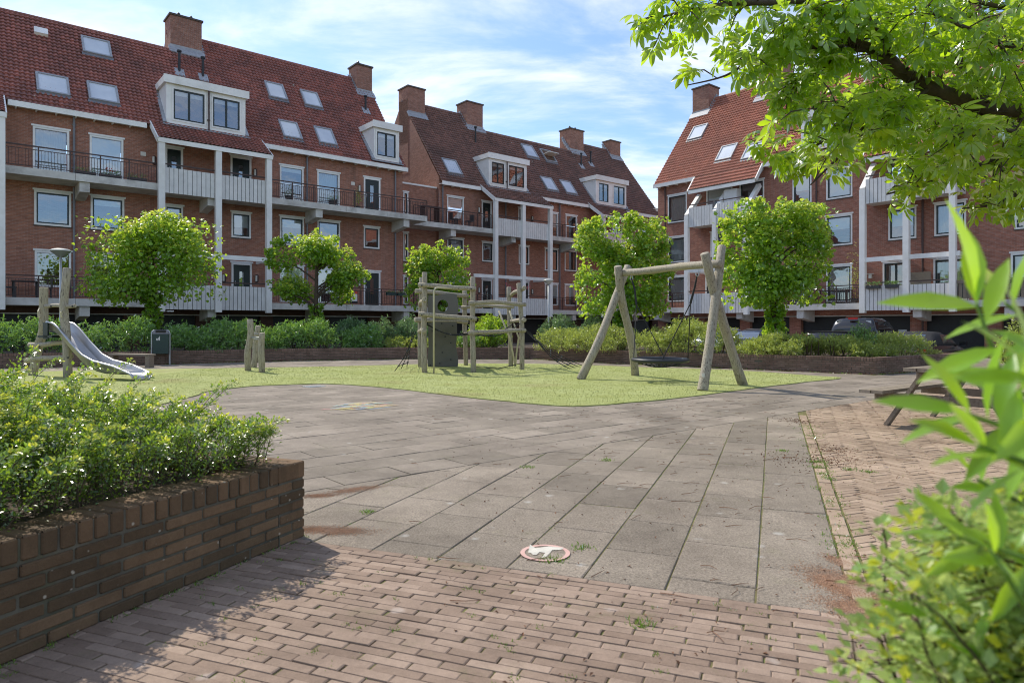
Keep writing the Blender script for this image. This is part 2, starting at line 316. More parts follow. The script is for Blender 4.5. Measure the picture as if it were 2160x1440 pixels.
dA = V(.769, .639); nA = V(-.639, .769); W = V(.36, .933); WP = V(.933, -.36)
P0 = V(-1.55, 5.15); PR = V(1.91, 4.04); PC = V(-1.07, 3.91)
def clip(poly, p, n):               # keep the part with (x-p).n >= 0
    out = []
    for i in range(len(poly)):
        a, b = poly[i], poly[(i+1) % len(poly)]; da = (a-p)@n; db = (b-p)@n
        if da >= 0: out.append(a)
        if da*db < 0: out.append(a+(b-a)*(da/(da-db)))
    return out
def area(poly): return .5*abs(sum(poly[i][0]*poly[(i+1) % len(poly)][1]-poly[(i+1) % len(poly)][0]*poly[i][1] for i in range(len(poly))))
def stone(mb, c, ax, ay, hx, hy, planes, z=0.0, bev=.004, jit=.003, rot=.006, th=.05):
    a = random.gauss(0, rot); ca, sa = math.cos(a), math.sin(a); ux = ax*ca+ay*sa; uy = ay*ca-ax*sa
    poly = [c-ux*hx-uy*hy, c+ux*hx-uy*hy, c+ux*hx+uy*hy, c-ux*hx+uy*hy]
    for p, n in planes:
        poly = clip(poly, p, n)
        if len(poly) < 3: return
    if area(poly) < .0006: return
    cc = sum(poly)/len(poly); k = len(poly); zt = z+random.gauss(0, jit); tx, ty = random.gauss(0, .004), random.gauss(0, .004)
    hz = lambda p: zt+(p-cc)[0]*tx+(p-cc)[1]*ty
    ins = [p+(cc-p)/max(1e-6, np.linalg.norm(cc-p))*bev*1.6 for p in poly]
    vs = [(*p, -th) for p in poly]+[(*p, hz(p)-bev) for p in poly]+[(*p, hz(p)) for p in ins]
    if np.cross(poly[1]-poly[0], poly[2]-poly[1]) < 0: ordr = -1
    else: ordr = 1
    fs = [tuple(range(2*k, 3*k))]
    for i in range(k):
        j = (i+1) % k; fs += [(i, j, k+j, k+i), (k+i, k+j, 2*k+j, 2*k+i)]
    if ordr < 0: fs = [f[::-1] for f in fs]
    mb.add(vs, fs, random.random())
def inpoly(x, y, P):
    c = False; n = len(P)
    for i in range(n):
        x1, y1 = P[i]; x2, y2 = P[(i+1) % n]
        if (y1 > y) != (y2 > y) and x < (x2-x1)*(y-y1)/(y2-y1)+x1: c = not c
    return c
TURF = [tuple(gp(*p)[:2]) for p in [(180, 880), (400, 838), (440, 826), (520, 816), (600, 812), (690, 810), (790, 816), (880, 826), (1000, 840), (1100, 850), (1180, 857), (1235, 857), (1330, 850), (1450, 838), (1600, 818), (1700, 806), (1775, 798)]]
TURF += [(7.6, 16.9), (6.9, 18.2), (6.1, 19.2), (3.9, 20.6), (1.0, 22.3), (-2.2, 22.4), (-5.5, 20.9), (-8.0, 20.2), (-11.5, 19.2), (-15, 17.2), (-15, 13.2), (-9, 9.6)]
pts = []
for i in range(len(TURF)):          # soften the outline
    p0, p1, p2, p3 = (np.array(TURF[(i+k) % len(TURF)]) for k in (-1, 0, 1, 2))
    for t in (0, .25, .5, .75): pts.append(tuple(.5*((2*p1)+(-p0+p2)*t+(2*p0-5*p1+4*p2-p3)*t*t+(-p0+3*p1-3*p2+p3)*t**3)+np.array([random.gauss(0, .012), random.gauss(0, .012)])))
TURF = pts
PF = [V(-20, 17.6), V(-15, 20.3), V(-11.4, 22.3), V(-8.2, 24.5), V(-4.17, 25.9), V(.69, 25.9), V(4.9, 21.4), V(9.37, 17.5), V(13.97, 20.6)]
PB = [V(5.0, 31.4), V(1.2, 36), V(-3.7, 36.6), V(-20, 23)]
PLANT = [tuple(p) for p in PF+PB]

mb = MB()
for i in range(-50, 70):
    for j in range(-4, 60):
        c = P0+dA*(i*.605+(j % 2)*.302)+nA*(j*.405+.2)
        if c[0] < -19 or c[0] > 19 or c[1] > 30 or c[1] < 1: continue
        if inpoly(c[0], c[1], PLANT) or (inpoly(c[0], c[1], TURF) and all(inpoly(c[0]+a, c[1]+b, TURF) for a in (-.6, .6) for b in (-.6, .6))): continue
        stone(mb, c, dA, nA, .2995, .1995, [(P0, nA)], z=0, rot=.002, jit=.001, bev=.003)
struct('slab_paving', mb, MT['slab'])
mb = MB()
for i in range(-6, 16):
    for j in range(-8, 14):
        c = PR+W*(i*.605+(j % 2)*.29-1.6)-WP*(j*.405+.2)
        stone(mb, c, W, WP, .299, .1995, [(P0-nA*.006, -nA), (PR, -WP), (PC, W)], z=-.001, rot=.003, jit=.0012, bev=.005)
struct('slab_wedge', mb, MT['wslab'])
mb = MB()
for j in range(0, 82):
    c0 = PC-W*(j*.052+.026)
    for i in range(-12, 22):
        c = c0+WP*(i*.2075+(j % 2)*.104+random.gauss(0, .003)+math.sin(j*1.7)*.012)
        if c[1] < .3: continue
        stone(mb, c, WP, W, .1015, .0248, [], z=0, rot=.012, jit=.0018, bev=.0035)
struct('running_bond_pavers', mb, MT['paver'])
mb = MB(); e1 = nrm(V(.93, .37)); e2 = V(-e1[1], e1[0])   # herringbone to the right, plus a soldier course along its edge
pl = [(P0-nA*.01, -nA), (PR+WP*.115, WP), (PC+W*.01, W)]
u = .0525; n3 = 4
for a in range(-125, 210):
    for b in range(-10, 60):
        # herringbone: stepped diagonals of horizontal and vertical 3:1 bricks
        o = V(a*u, a*u)+V(b*2*n3*u, 0)
        for (cx, cy, h, v) in ((o[0]+2*u, o[1]+.5*u, 2*u, .5*u), (o[0]+4.5*u, o[1]-1.0*u, .5*u, 2*u)):
            c = PR+e1*(cx-4.5)+e2*(cy)
            if c[0] < 1 or c[0] > 13.5 or c[1] < 2.2 or c[1] > 17: continue
            if c[1] < .95*c[0]*1.3*.55: continue
            if (c-P0)@nA > .12 or (c-PR)@WP < 0 or (c-PC)@W < -.05: continue
            stone(mb, c, e1, e2, h-.0018, v-.0018, pl, z=0, rot=.008, jit=.002, bev=.003)
for i in range(0, 33): stone(mb, PR+W*(i*.209-.9)+WP*.055, W, WP, .1, .045, [(P0-nA*.01, -nA), (PC+W*.01, W)], z=.002, rot=.012, bev=.005)
struct('herringbone_paving', mb, MT['herring'])
mb = MB(); n = len(TURF); from mathutils.geometry import tessellate_polygon
mb.add([(x, y, .016) for x, y in TURF]+[(x, y, -.02) for x, y in TURF], [f for f in tessellate_polygon([[Vector((x, y, 0)) for x, y in TURF]])]+[(i, (i+1) % n, n+(i+1) % n, n+i) for i in range(n)], .5)
k = 70000; bx_, by_ = rng.uniform(-9, 8.4, k), rng.uniform(9.4, 22, k); keep = np.array([inpoly(a, b, TURF) for a, b in zip(bx_, by_)]); bx_, by_ = bx_[keep], by_[keep]; k = len(bx_)
mb.inst([(0, -.12, 0), (0, .12, 0), (1, 0, 0)], [(0, 1, 2)], np.stack([bx_, by_, np.full(k, .015)], 1), rng.normal(0, .6, (k, 3))+V(0, 0, 1.2), rng.normal(0, 1, (k, 3)), rng.uniform(.015, .035, k), rng.random(k))
struct('artificial_turf', mb, MT['turf'])
def blob(c, rx, ry, ang, mb, n=5200):
    P = rng.normal(0, .5, (n, 2))*V(rx, ry); P = np.stack([c[0]+P[:, 0]*math.cos(ang)-P[:, 1]*math.sin(ang), c[1]+P[:, 0]*math.sin(ang)+P[:, 1]*math.cos(ang), rng.uniform(-.001, .002, n)], 1)
    mb.inst([(-.5, -.4, 0), (.5, -.3, 0), (.35, .4, .1), (-.3, .5, 0), (0, 0, .5)], [(0, 1, 4), (1, 2, 4), (2, 3, 4), (3, 0, 4)], P, rng.normal(0, 1, (n, 3))*V(1, 1, .1), np.tile(V(0, 0, 1), (n, 1)), rng.uniform(.003, .0065, n), rng.random(n))
mb = MB()
for c, rx, ry, an, n in [(gp(1785, 1235)[:2], .22, .12, 1.9, 12000), (gp(1835, 1295)[:2], .20, .10, 2.3, 9000), (gp(690, 1118)[:2], .26, .08, -.1, 5000), (gp(750, 1032)[:2], .20, .07, .6, 2600), (gp(672, 1045)[:2], .14, .06, .2, 1600), (gp(1775, 1185)[:2], .06, .12, .2, 1500)]: blob(c, rx, ry, an, mb, n)
tag(mb.build('dirt_patches', MT['mulch']), kind='structure')
mb = MB(); c = gp(765, 857)[:2]
for k in range(60):
    a = random.uniform(0, 6.28); r = random.uniform(.05, .55); p = c+dA*math.cos(a)*r+nA*math.sin(a)*r*.8; t = random.uniform(-.4, .4); u_ = dA*math.cos(t)+nA*math.sin(t); v_ = V(-u_[1], u_[0])*random.uniform(.025, .05); u_ = u_*random.uniform(.08, .2)
    mb.add([(*(p-u_-v_), .0075+k*.0001), (*(p+u_-v_), .0075+k*.0001), (*(p+u_+v_), .0075+k*.0001), (*(p-u_+v_), .0075+k*.0001)], [(0, 1, 2, 3)], random.random())
solo('chalk_drawing', mb, MT['chalk'], 'faded multicoloured chalk drawing on the grey slabs left of centre', 'chalk drawing', (c[0], c[1], 0))
# round ground marking: pink ring with a white pictogram
c = gp(1150, 1167)[:2]; R1 = .137
e = thing('ground_marking', 'round pink ringed marking with a white figure set in the paving', 'ground marking', (c[0], c[1], 0))
mb = MB(); n = 48; ring = [(c[0]+r*math.cos(2*PI*i/n), c[1]+r*math.sin(2*PI*i/n), .0065) for r in (R1, R1*.82) for i in range(n)]
mb.add(ring, [(i, (i+1) % n, n+(i+1) % n, n+i) for i in range(n)], .5); mb.build('ring', MT['decalpink'], e)
mb = MB(); mb.add([(c[0]+R1*.83*math.cos(2*PI*i/n), c[1]+R1*.83*math.sin(2*PI*i/n), .0045) for i in range(n)], [tuple(range(n))], .9); mb.build('ground_disc', MT['wslab'], e)
def dec(pix): return [(*gp(*p)[:2], .0072) for p in pix]
mb = MB()
mb.add(dec([(1118, 1150), (1130, 1158), (1158, 1154), (1190, 1157), (1184, 1161), (1165, 1162), (1160, 1168), (1150, 1178), (1142, 1179), (1150, 1168), (1138, 1166), (1132, 1172), (1124, 1172), (1120, 1168), (1114, 1167)]), [tuple(range(14, -1, -1))], .1)
mb.build('pictogram', MT['decalwhite'], e)
# drain grate in the paving
mb = MB(); c = gp(662, 815)[:2]
for i in range(9): mb.obox((*(c+dA*(i-4)*.045), .004), V(*dA, 0)*.012, V(*nA, 0)*.13, V(0, 0, .006))
for k in (-1, 1): mb.obox((*(c+nA*k*.14), .004), V(*dA, 0)*.2, V(*nA, 0)*.012, V(0, 0, .007))
solo('drain_grate', mb, MT['galv'], 'small slotted drain grate in the slabs beside the turf edge', 'drain grate', (c[0], c[1], 0))

# ------------------------------------------------------------------ planter walls, brick by brick
def brickwall(p, q, H, mb, mo, side, top=.1, cap_w=.22, rows=None, skip0=0.0):
    d = q-p; L = np.linalg.norm(d); d = d/L; n = V(-d[1], d[0])*side     # n points to the inside of the planter
    d3 = V(*d, 0); n3 = V(*n, 0)
    rows = 6; ch = (H-top)/rows
    for r in range(rows):
        k = 0; x = -(r % 2)*.11
        while x < L:
            x0 = max(x, 0); x1 = min(x+.205, L)
            if x1-x0 > .03:
                j = random.gauss(0, .003); c = V(*(p+d*(x0+x1)/2), ch*(r+.5)-.004)+n3*(.052+j)
                bev_brick(mb, c, d3*(x1-x0)/2, n3*.05, V(0, 0, ch/2-.006), .005)
            x += .215
    x = .0
    while x < L-.02:
        w = .062+random.gauss(0, .002)
        bev_brick(mb, V(*(p+d*(x+w/2)), H-top/2)+n3*(cap_w/2+random.gauss(0, .002)), d3*w/2, n3*cap_w/2, V(0, 0, top/2-.003), .006); x += w+.011
    mo.obox(V(*(p+d*L/2), H/2-.007)+n3*(cap_w/2), d3*(L/2-.006), n3*(cap_w/2-.010), V(0, 0, H/2-.0045), .5)
def bev_brick(mb, c, ax, ay, az, b):
    la, lb, lc = (np.linalg.norm(a) for a in (ax, ay, az)); an = random.gauss(0, .006); r = random.random(); ax = ax*1.0+ay/lb*la*an
    vs = []
    for k in (-1, 1):
        for j in (-1, 1):
            for i in (-1, 1):
                vs += [c+ax*i+ay*j*(1-b/lb)+az*k*(1-b/lc), c+ax*i*(1-b/la)+ay*j+az*k*(1-b/lc), c+ax*i*(1-b/la)+ay*j*(1-b/lb)+az*k]
    I = lambda i, j, k, a: ((k*2+j)*2+i)*3+a
    fs = [[I(1, 0, 0, 0), I(1, 1, 0, 0), I(1, 1, 1, 0), I(1, 0, 1, 0)], [I(0, 0, 0, 0), I(0, 0, 1, 0), I(0, 1, 1, 0), I(0, 1, 0, 0)],
          [I(0, 1, 0, 1), I(0, 1, 1, 1), I(1, 1, 1, 1), I(1, 1, 0, 1)], [I(0, 0, 0, 1), I(1, 0, 0, 1), I(1, 0, 1, 1), I(0, 0, 1, 1)],
          [I(0, 0, 1, 2), I(1, 0, 1, 2), I(1, 1, 1, 2), I(0, 1, 1, 2)], [I(0, 0, 0, 2), I(0, 1, 0, 2), I(1, 1, 0, 2), I(1, 0, 0, 2)]]
    for j in (0, 1):
        for k in (0, 1): fs.append([I(0, j, k, 1), I(0, j, k, 2), I(1, j, k, 2), I(1, j, k, 1)])
    for i in (0, 1):
        for k in (0, 1): fs.append([I(i, 0, k, 0), I(i, 0, k, 2), I(i, 1, k, 2), I(i, 1, k, 0)])
        for j in (0, 1): fs.append([I(i, j, 0, 0), I(i, j, 0, 1), I(i, j, 1, 1), I(i, j, 1, 0)])
    mb.add(vs, fs, r)
H = .455; pc = V(-1.236, 4.04); wd = nrm(V(-1.888, 2.5)-pc); wn = V(-wd[1], wd[0]); wn = wn if wn[0] < 0 else -wn
e = thing('brick_planter', 'low weathered brick planter wall in the left foreground', 'planter', (pc[0], pc[1], 0))
mb, mo = MB(), MB(); side = 1 if (V(-wd[1], wd[0])@wn) > 0 else -1
brickwall(pc, pc+wd*4.4, H, mb, mo, side)
brickwall(pc+wn*.0+wd*0, pc+wn*3.6, H-.001, mb, mo, 1 if V(-wn[1], wn[0])@wd > 0 else -1)
mb.build('brickwork', MT['wallbrick'], e); mo.build('mortar', MT['mortar'], e)
mb = MB(); q = [pc+wd*.2+wn*.2, pc+wd*4.4+wn*.2, pc+wd*4.4+wn*3.6, pc+wd*.2+wn*3.6]; mb.prism([tuple(p) for p in q], .02, .37); mb.build('soil', MT['soil'], e)
e = thing('brick_planter', 'long low brick planter along the far side of the playground', 'planter', (0, 26, 0)); mb, mo = MB(), MB()
for a, b in zip(PF[:-1], PF[1:]): brickwall(a, b, .44, mb, mo, 1)
brickwall(PF[-1], PB[0], .44, mb, mo, 1)
mb.build('brickwork', MT['farwall'], e); mo.build('mortar', MT['mortar'], e)
mb = MB(); n = len(PLANT); cen = np.mean(np.array(PLANT), axis=0)
pp = [(p[0], p[1]) for p in PLANT]; off = []
for i in range(n):
    a, b, c_ = np.array(pp[i-1]), np.array(pp[i]), np.array(pp[(i+1) % n]); n1 = nrm(V(-(b-a)[1], (b-a)[0])); n2 = nrm(V(-(c_-b)[1], (c_-b)[0])); off.append(tuple(b+nrm(n1+n2)*.12))
mb.add([(x, y, .36) for x, y in off], [f for f in tessellate_polygon([[Vector((x, y, 0)) for x, y in off]])], .5)
mb.build('soil', MT['soil'], e)
#PART2
# ------------------------------------------------------------------ buildings (built in their own s, q, z axes)
def building(name, label, F, s0, qw):
    p = (s0*F.d[0]+qw*F.b[0], s0*F.d[1]+qw*F.b[1], -.45)
    o = bpy.data.objects.new(name, None); COL.objects.link(o); o.location = p; o.rotation_euler = (0, 0, math.atan2(F.d[1], F.d[0]))
    BASE[o] = V(s0, qw, -.45); return tag(o, label, 'building')
def wall(mb, s0, s1, z0, z1, q, holes, rev=.12):
    S = sorted({s0, s1, *[min(max(h[i], s0), s1) for h in holes for i in (0, 1)]}); Z = sorted({z0, z1, *[min(max(h[i], z0), z1) for h in holes for i in (2, 3)]})
    for a, b in zip(S[:-1], S[1:]):
        for c, d in zip(Z[:-1], Z[1:]):
            m, n = (a+b)/2, (c+d)/2
            if any(h[0] < m < h[1] and h[2] < n < h[3] for h in holes): continue
            mb.add([(a, q, c), (b, q, c), (b, q, d), (a, q, d)], [(0, 1, 2, 3)], .5)
    for a, b, c, d in holes:
        mb.add([(a, q, c), (b, q, c), (b, q, d), (a, q, d), (a, q+rev, c), (b, q+rev, c), (b, q+rev, d), (a, q+rev, d)], [(0, 4, 5, 1), (1, 5, 6, 2), (2, 6, 7, 3), (3, 7, 4, 0)], .5)
def rectframe(mb, s0, s1, z0, z1, q0, q1, w):
    mb.box(s0, s0+w, q0, q1, z0, z1); mb.box(s1-w, s1, q0, q1, z0, z1); mb.box(s0+w, s1-w, q0, q1, z0, z0+w); mb.box(s0+w, s1-w, q0, q1, z1-w, z1)
def window(par, s0, s1, z0, z1, q, kind='n', sash=True, mull=0):
    f = MB(); rectframe(f, s0, s1, z0, z1, q-.025, q+.08, .085); f.box(s0-.06, s1+.06, q-.05, q-.002, z1+.005, z1+.085)
    fo = f.build('window', MT['white'], par)
    if sash:
        m = MB(); rectframe(m, s0+.088, s1-.088, z0+.088, z1-.088, q+.0, q+.07, .06 if s1-s0 > .8 else .045)
        for i in range(mull): x = s0+(s1-s0)*(i+1)/(mull+1); m.box(x-.045, x+.045, q+.003, q+.067, z0+.14, z1-.14)
        m.build('sash', MT['dark'], fo)
        m = MB(); m.box(s0-.03, s1+.03, q-.05, q+.02, z0-.05, z0-.004); m.build('sill', MT['cap'], fo)
    m = MB(); a, b = s0+.10, s1-.10; m.add([(a, q+.05, z0+.1), (b, q+.05, z0+.1), (b, q+.05, z1-.1), (a, q+.05, z1-.1)], [(0, 1, 2, 3)], .5); m.build('pane', MT['glass'], fo)
    if kind[0] == 'b':
        h = (z1-z0)*float(kind[1:])/10; m = MB(); m.box(a, b, q+.12, q+.14, z1-.1-h, z1-.1); m.build('blind', MT['blind'], fo)
    if kind[0] == 'c':
        m = MB(); n = 46; pz = (z0+.1, z1-.1); vs = []
        for i in range(n+1):
            x = a+(b-a)*i/n; vs += [(x, q+.2+.03*math.sin(i*1.25), pz[0]), (x, q+.2+.03*math.sin(i*1.25+.4), pz[1])]
        m.add(vs, [(2*i, 2*i+2, 2*i+3, 2*i+1) for i in range(n)], .3); m.build('curtain', MT['curtain'], fo)
    return fo
def door(par, s0, s1, z0, z1, q, glass=True):
    f = MB(); w = .1; f.box(s0, s0+w, q-.025, q+.08, z0, z1); f.box(s1-w, s1, q-.025, q+.08, z0, z1); f.box(s0+w, s1-w, q-.025, q+.08, z1-w, z1); f.box(s0-.06, s1+.06, q-.05, q-.002, z1+.005, z1+.085)
    fo = f.build('door', MT['white'], par); m = MB(); m.box(s0+w, s1-w, q+.03, q+.08, z0, z1-w); m.build('door_leaf', MT['dark'], fo)
    if glass: m = MB(); c = (s0+s1)/2; m.box(c-.11, c+.11, q+.02, q+.035, z0+.7, z1-.45); m.build('door_glass', MT['glass'], fo)
    m = MB(); m.tube([(s0+w+.1, q+.01, z0+1.0), (s0+w+.1, q+.01, z0+1.2)], .018); m.build('door_handle', MT['galv'], fo)
    return fo
def walllamp(par, s, q, z):
    m = MB(); m.tube([(s, q-.06, z-.22), (s, q-.06, z-.17), (s, q-.06, z+.17), (s, q-.06, z+.22)], [.05, .09, .09, .05], 10); o = m.build('wall_lamp', MT['rail'], par)
    m = MB(); m.tube([(s-.05, q-.12, z-.16), (s-.05, q-.12, z+.16)], [.055, .055], 10); m.build('lamp_glass', MT['lampglass'], o)
def tiles(par, s0, s1, q0, z0, q1, k, mat, name='roof'):       # real S-tiles: wavy columns, stepped rows
    m = MB(); L = math.hypot(1, k); dq = .27/L; nr = max(1, int(round((q1-q0)/dq))); dq = (q1-q0)/nr; n4 = 4
    nc = max(1, int(round((s1-s0)/.2))); prof = [0.0, .045, .058, .022]; ns = nc*n4+1; nz = V(0, -k, 1)/L; base = []
    for r in range(nr):
        for (t, h) in ((0, .065), (1, .004)):
            q = q0+(r+t)*dq; z = z0+k*(q-q0)
            for i in range(ns):
                hh = h+prof[i % 4]; sag = .012*math.sin(i*.011+r*.2); base.append((s0+(s1-s0)*i/(ns-1), q+nz[1]*(hh+sag), z+nz[2]*(hh+sag)))
    fs = [(j*ns+i, j*ns+i+1, (j+1)*ns+i+1, (j+1)*ns+i) for j in range(2*nr-1) for i in range(ns-1)]
    m.add(base, fs, .5)
    o = m.build(name, mat, par, False)
    return o
def roofpair(par, s0, s1, qw, ridge_q, mat, catq=None):
    kq = qw-.36; z0 = 11.6+1.3*(kq-qw); zr = 11.6+1.3*(ridge_q-qw)
    o = tiles(par, s0, s1, kq, z0, ridge_q, 1.3, mat)
    m = MB(); zb = 11.4; qb = ridge_q+(zr-zb)/1.3    # plain back slope
    m.add([(s0, ridge_q, zr+.02), (s1, ridge_q, zr+.02), (s1, qb, zb), (s0, qb, zb)], [(0, 1, 2, 3)], .5); m.build('back_slope', mat, o)
    m = MB()
    n = int((s1-s0)/.4)
    for i in range(n): a = s0+(s1-s0)*i/n; m.tube([(a-.03, ridge_q, zr-.005), (a+(s1-s0)/n, ridge_q, zr+.015)], [.125, .105], 8)
    m.build('ridge_tiles', mat, o); return o
def gable(par, s, qw, ridge_q, mat, qback, s2):
    m = MB(); zr = 11.6+1.3*(ridge_q-qw)-.02
    poly = [(s, qw+.003, -.45), (s, qback, -.45), (s, qback, 11.35), (s, ridge_q, zr), (s, qw+.003, 11.53)]
    poly2 = [(s2, a, b) for _, a, b in poly]; m.add(poly+poly2, [(4, 3, 2, 1, 0), (5, 6, 7, 8, 9), (1, 2, 7, 6)], .5)
    return m.build('gable_wall', mat, par)
def chimney(par, s0, s1, q0, q1, zt, zb=16.2, caps=2, step=0):
    m = MB(); m.box(s0, s1, q0, q1, zb-1.5, zt); o = m.build('chimney', MT['brickCh'], par)
    m = MB(); m.box(s0-.07, s1+.07, q0-.07, q1+.07, zt+.002, zt+.10); m.build('chimney_cap', MT['cap'], o)
    m = MB()
    for i in range(caps): x = s0+(s1-s0)*(.35+.4*i); m.tube([(x, (q0+q1)/2, zt+.1), (x, (q0+q1)/2, zt+.3), (x, (q0+q1)/2, zt+.31), (x, (q0+q1)/2, zt+.42), (x, (q0+q1)/2, zt+.5)], [.08, .06, .09, .09, .02], 8)
    if caps: m.build('chimney_pot', MT['pipeb'], o)
    return o
def flashing(ch, s0, s1, q0, qw, side):
    z = 11.6+1.3*(q0-qw); m = MB(); m.box(s0-.04, s1+.04, q0-.035, q0-.004, z-.02, z+.24)
    m.obox((.5*(s0+s1), q0-.17, z-.09), (.5*(s1-s0)+.12, 0, 0), V(0, .16, .208), V(0, -.02, .02))
    x = s0-.02 if side < 0 else s1+.02
    for i in range(6): q = q0+.17*i; zz = 11.6+1.3*(q-qw); m.box(x-.015, x+.015, q, q+.2, zz-.1, zz+.34)
    m.obox((x+side*.09, q0+.45, 11.6+1.3*(q0+.45-qw)+.06), (.09, 0, 0), V(0, .55, .715), V(0, -.012, .01))
    m.build('flashing', MT['lead'], ch)
def skylight(par, F, qw, px, py, w=1.2, h=1.35, opened=False):
    s, q, z = F.roof(px, py, qw); e = V(0, 1, 1.3)/1.64; nn = V(0, -1.3, 1)/1.64; c = V(s, q, z)+nn*.10; S = V(1, 0, 0)
    m = MB()
    for k in (-1, 1): m.obox(c+S*k*(w/2-.04), S*.045, e*h/2, nn*.07); m.obox(c+e*k*(h/2-.04), S*w/2*.93, e*.045, nn*.068)
    o = m.build('skylight', MT['lead'], par)
    m = MB(); m.obox(c-e*(h/2+.09)-nn*.03, S*(w/2+.05), e*.10, nn*.025); m.build('apron', MT['pipe'], o)
    if not opened: m = MB(); m.obox(c+nn*.012, S*(w/2-.085), e*(h/2-.085), nn*.012); m.build('pane', MT['skyglass'], o)
    else:
        m = MB(); m.obox(c-nn*.05, S*(w/2-.085), e*(h/2-.085), nn*.01); m.build('opening', MT['interior'], o)
        m = MB(); ee = nrm(e*.55-nn*.83); m.obox(c+nn*.12, S*(w/2-.06), nrm(V(0, -1, .12))*(h/2-.1), V(0, .02, .03)); m.build('open_sash', MT['cream'], o)
    return o
def ventpipe(par, F, qw, px, py, h=.95, lead=True):
    s, q, z = F.roof(px, py, qw); m = MB(); m.tube([(s, q, z-.1), (s, q, z+h), (s, q, z+h+.01), (s, q, z+h+.1)], [.07, .07, .12, .12], 10); o = m.build('roof_vent', MT['pipeb'], par)
    if lead: m = MB(); m.obox((s, q-.05, z+.02), (.25, 0, 0), V(0, .19, .25), V(0, -.04, .03)); m.build('flashing', MT['lead'], o)
def dormer(par, s0, s1, qf, z0, z1, wins, qw, mat='white'):
    m = MB(); zt = z1; T = lambda z: qw+(z-11.6)/1.3
    m.add([(s0, qf, z0), (s1, qf, z0), (s1, qf, zt), (s0, qf, zt), (s0, T(zt)+.1, zt), (s1, T(zt)+.1, zt), (s0, T(z0)-.0, z0-.05), (s1, T(z0), z0-.05)], [(0, 3, 4, 6), (1, 7, 5, 2)], .3)
    wall(m, s0, s1, z0, zt, qf, [(a, b, c, d) for a, b, c, d in wins], .1)
    o = m.build('dormer', MT[mat], par)
    m = MB(); m.box(s0-.12, s1+.12, qf-.14, T(zt+.34)+.2, zt+.002, zt+.34); m.box(s0-.15, s1+.15, qf-.17, qf-.141, zt-.03, zt+.37); m.build('dormer_fascia', MT['white'], o)
    m = MB(); m.obox(((s0+s1)/2, qf-.13, z0-.10), ((s1-s0)/2+.2, 0, 0), V(0, .12, .06), V(0, -.012, .012))
    for x in (s0-.08, s1+.08): m.obox((x, (qf+T(zt))/2, (z0+zt)/2+.03), (.08, 0, 0), V(0, (T(zt)-qf)/2+.08, (zt-z0)/2+.05), V(0, -.04, .03))
    m.build('flashing', MT['lead'], o)
    for a, b, c, d in wins:
        f = MB(); sa = MB(); pa = MB(); bl = MB()
        rectframe(sa, a, b, c, d, qf-.01, qf+.06, .07); x = (a+b)/2; sa.box(x-.05, x+.05, qf-.008, qf+.058, c+.07, d-.07)
        pa.add([(a+.05, qf+.03, c+.05), (b-.05, qf+.03, c+.05), (b-.05, qf+.03, d-.05), (a+.05, qf+.03, d-.05)], [(0, 1, 2, 3)]); bl.box(a+.05, b-.05, qf+.12, qf+.14, d-.28, d-.05)
        rectframe(f, a-.08, b+.08, c-.08, d+.08, qf-.035, qf-.012, .078)
        f.build('window_frame', MT['white'], o); sa.build('sash', MT['dark'], o); pa.build('pane', MT['glass'], o); bl.build('blind', MT['blind'], o)
    return o
def railing(par, s0, s1, q, z, mat='rail'):
    m = MB(); m.box(s0, s1, q-.03, q+.03, z+.93, z+.98); m.box(s0, s1, q-.015, q+.015, z+.79, z+.82); m.box(s0, s1, q-.015, q+.015, z+.07, z+.10)
    n = max(1, int((s1-s0)/.115))
    for i in range(n+1): x = s0+(s1-s0)*i/n; m.box(x-.008, x+.008, q-.008, q+.008, z+.1, z+.79)
    n = max(1, round((s1-s0)/1.25))
    for i in range(n+1): x = s0+(s1-s0)*i/n; m.box(x-.025, x+.025, q-.025, q+.025, z-.1, z+.93)
    return m.build('railing', MT[mat], par)
def boards(par, s0, s1, q, z0, z1):
    m = MB(); n = max(1, round((s1-s0)/.2)); w = (s1-s0)/n
    for i in range(n): m.box(s0+w*i+.012, s0+w*(i+1)-.012, q-.03+random.gauss(0, .002), q, z0, z1)
    o = m.build('balcony_panel', MT['panel'], par)
    m = MB(); m.box(s0, s1, q+.002, q+.02, z0+.02, z1-.02); m.build('backing', MT['dark'], o)
    m = MB(); m.box(s0, s1, q-.01, q+.05, z1+.14, z1+.2); m.build('top_rail', MT['rail'], o)
def slab(par, s0, s1, q0, q1, z):
    m = MB(); x = s0
    while x < s1-.01:
        e_ = min(s1, x+2.62); m.box(x+.006, e_-.006, q0, q1, z-.33, z-.002); x = e_
    o = m.build('balcony_slab', MT['concrete'], par)
    return o
def bracket(par, s, q0, q1, z):
    m = MB(); m.add([(s-.2, q0+.12, z-.335), (s+.2, q0+.12, z-.335), (s+.2, q0+.12, z-.78), (s-.2, q0+.12, z-.78), (s-.2, q1, z-.335), (s+.2, q1, z-.335), (s+.2, q1, z-.98), (s-.2, q1, z-.98)],
          [(0, 1, 2, 3)[::-1], (0, 3, 7, 4), (1, 5, 6, 2), (3, 2, 6, 7)], .3); m.build('bracket', MT['concrete'], par)
def post(par, s, q, z0, z1, slant=None):
    m = MB(); m.box(s-.14, s+.14, q-.13, q+.13, z0, z1)
    if slant: m.obox((s, (q+slant[0])/2, (z1+slant[1])/2), (.1395, 0, 0), V(0, slant[0]-q, slant[1]-z1)/2, nrm(V(0, -(slant[1]-z1), slant[0]-q))*.12)
    m.build('post', MT['white'], par)
def beam(par, s0, s1, q, qw, z, ends):
    m = MB(); m.box(s0, s1, q-.05, q+.05, z-.1, z+.13); 
    for x in ends: m.box(x-.05, x+.05, q+.052, qw, z-.1, z+.12)
    m.build('crossbeam', MT['white'], par)
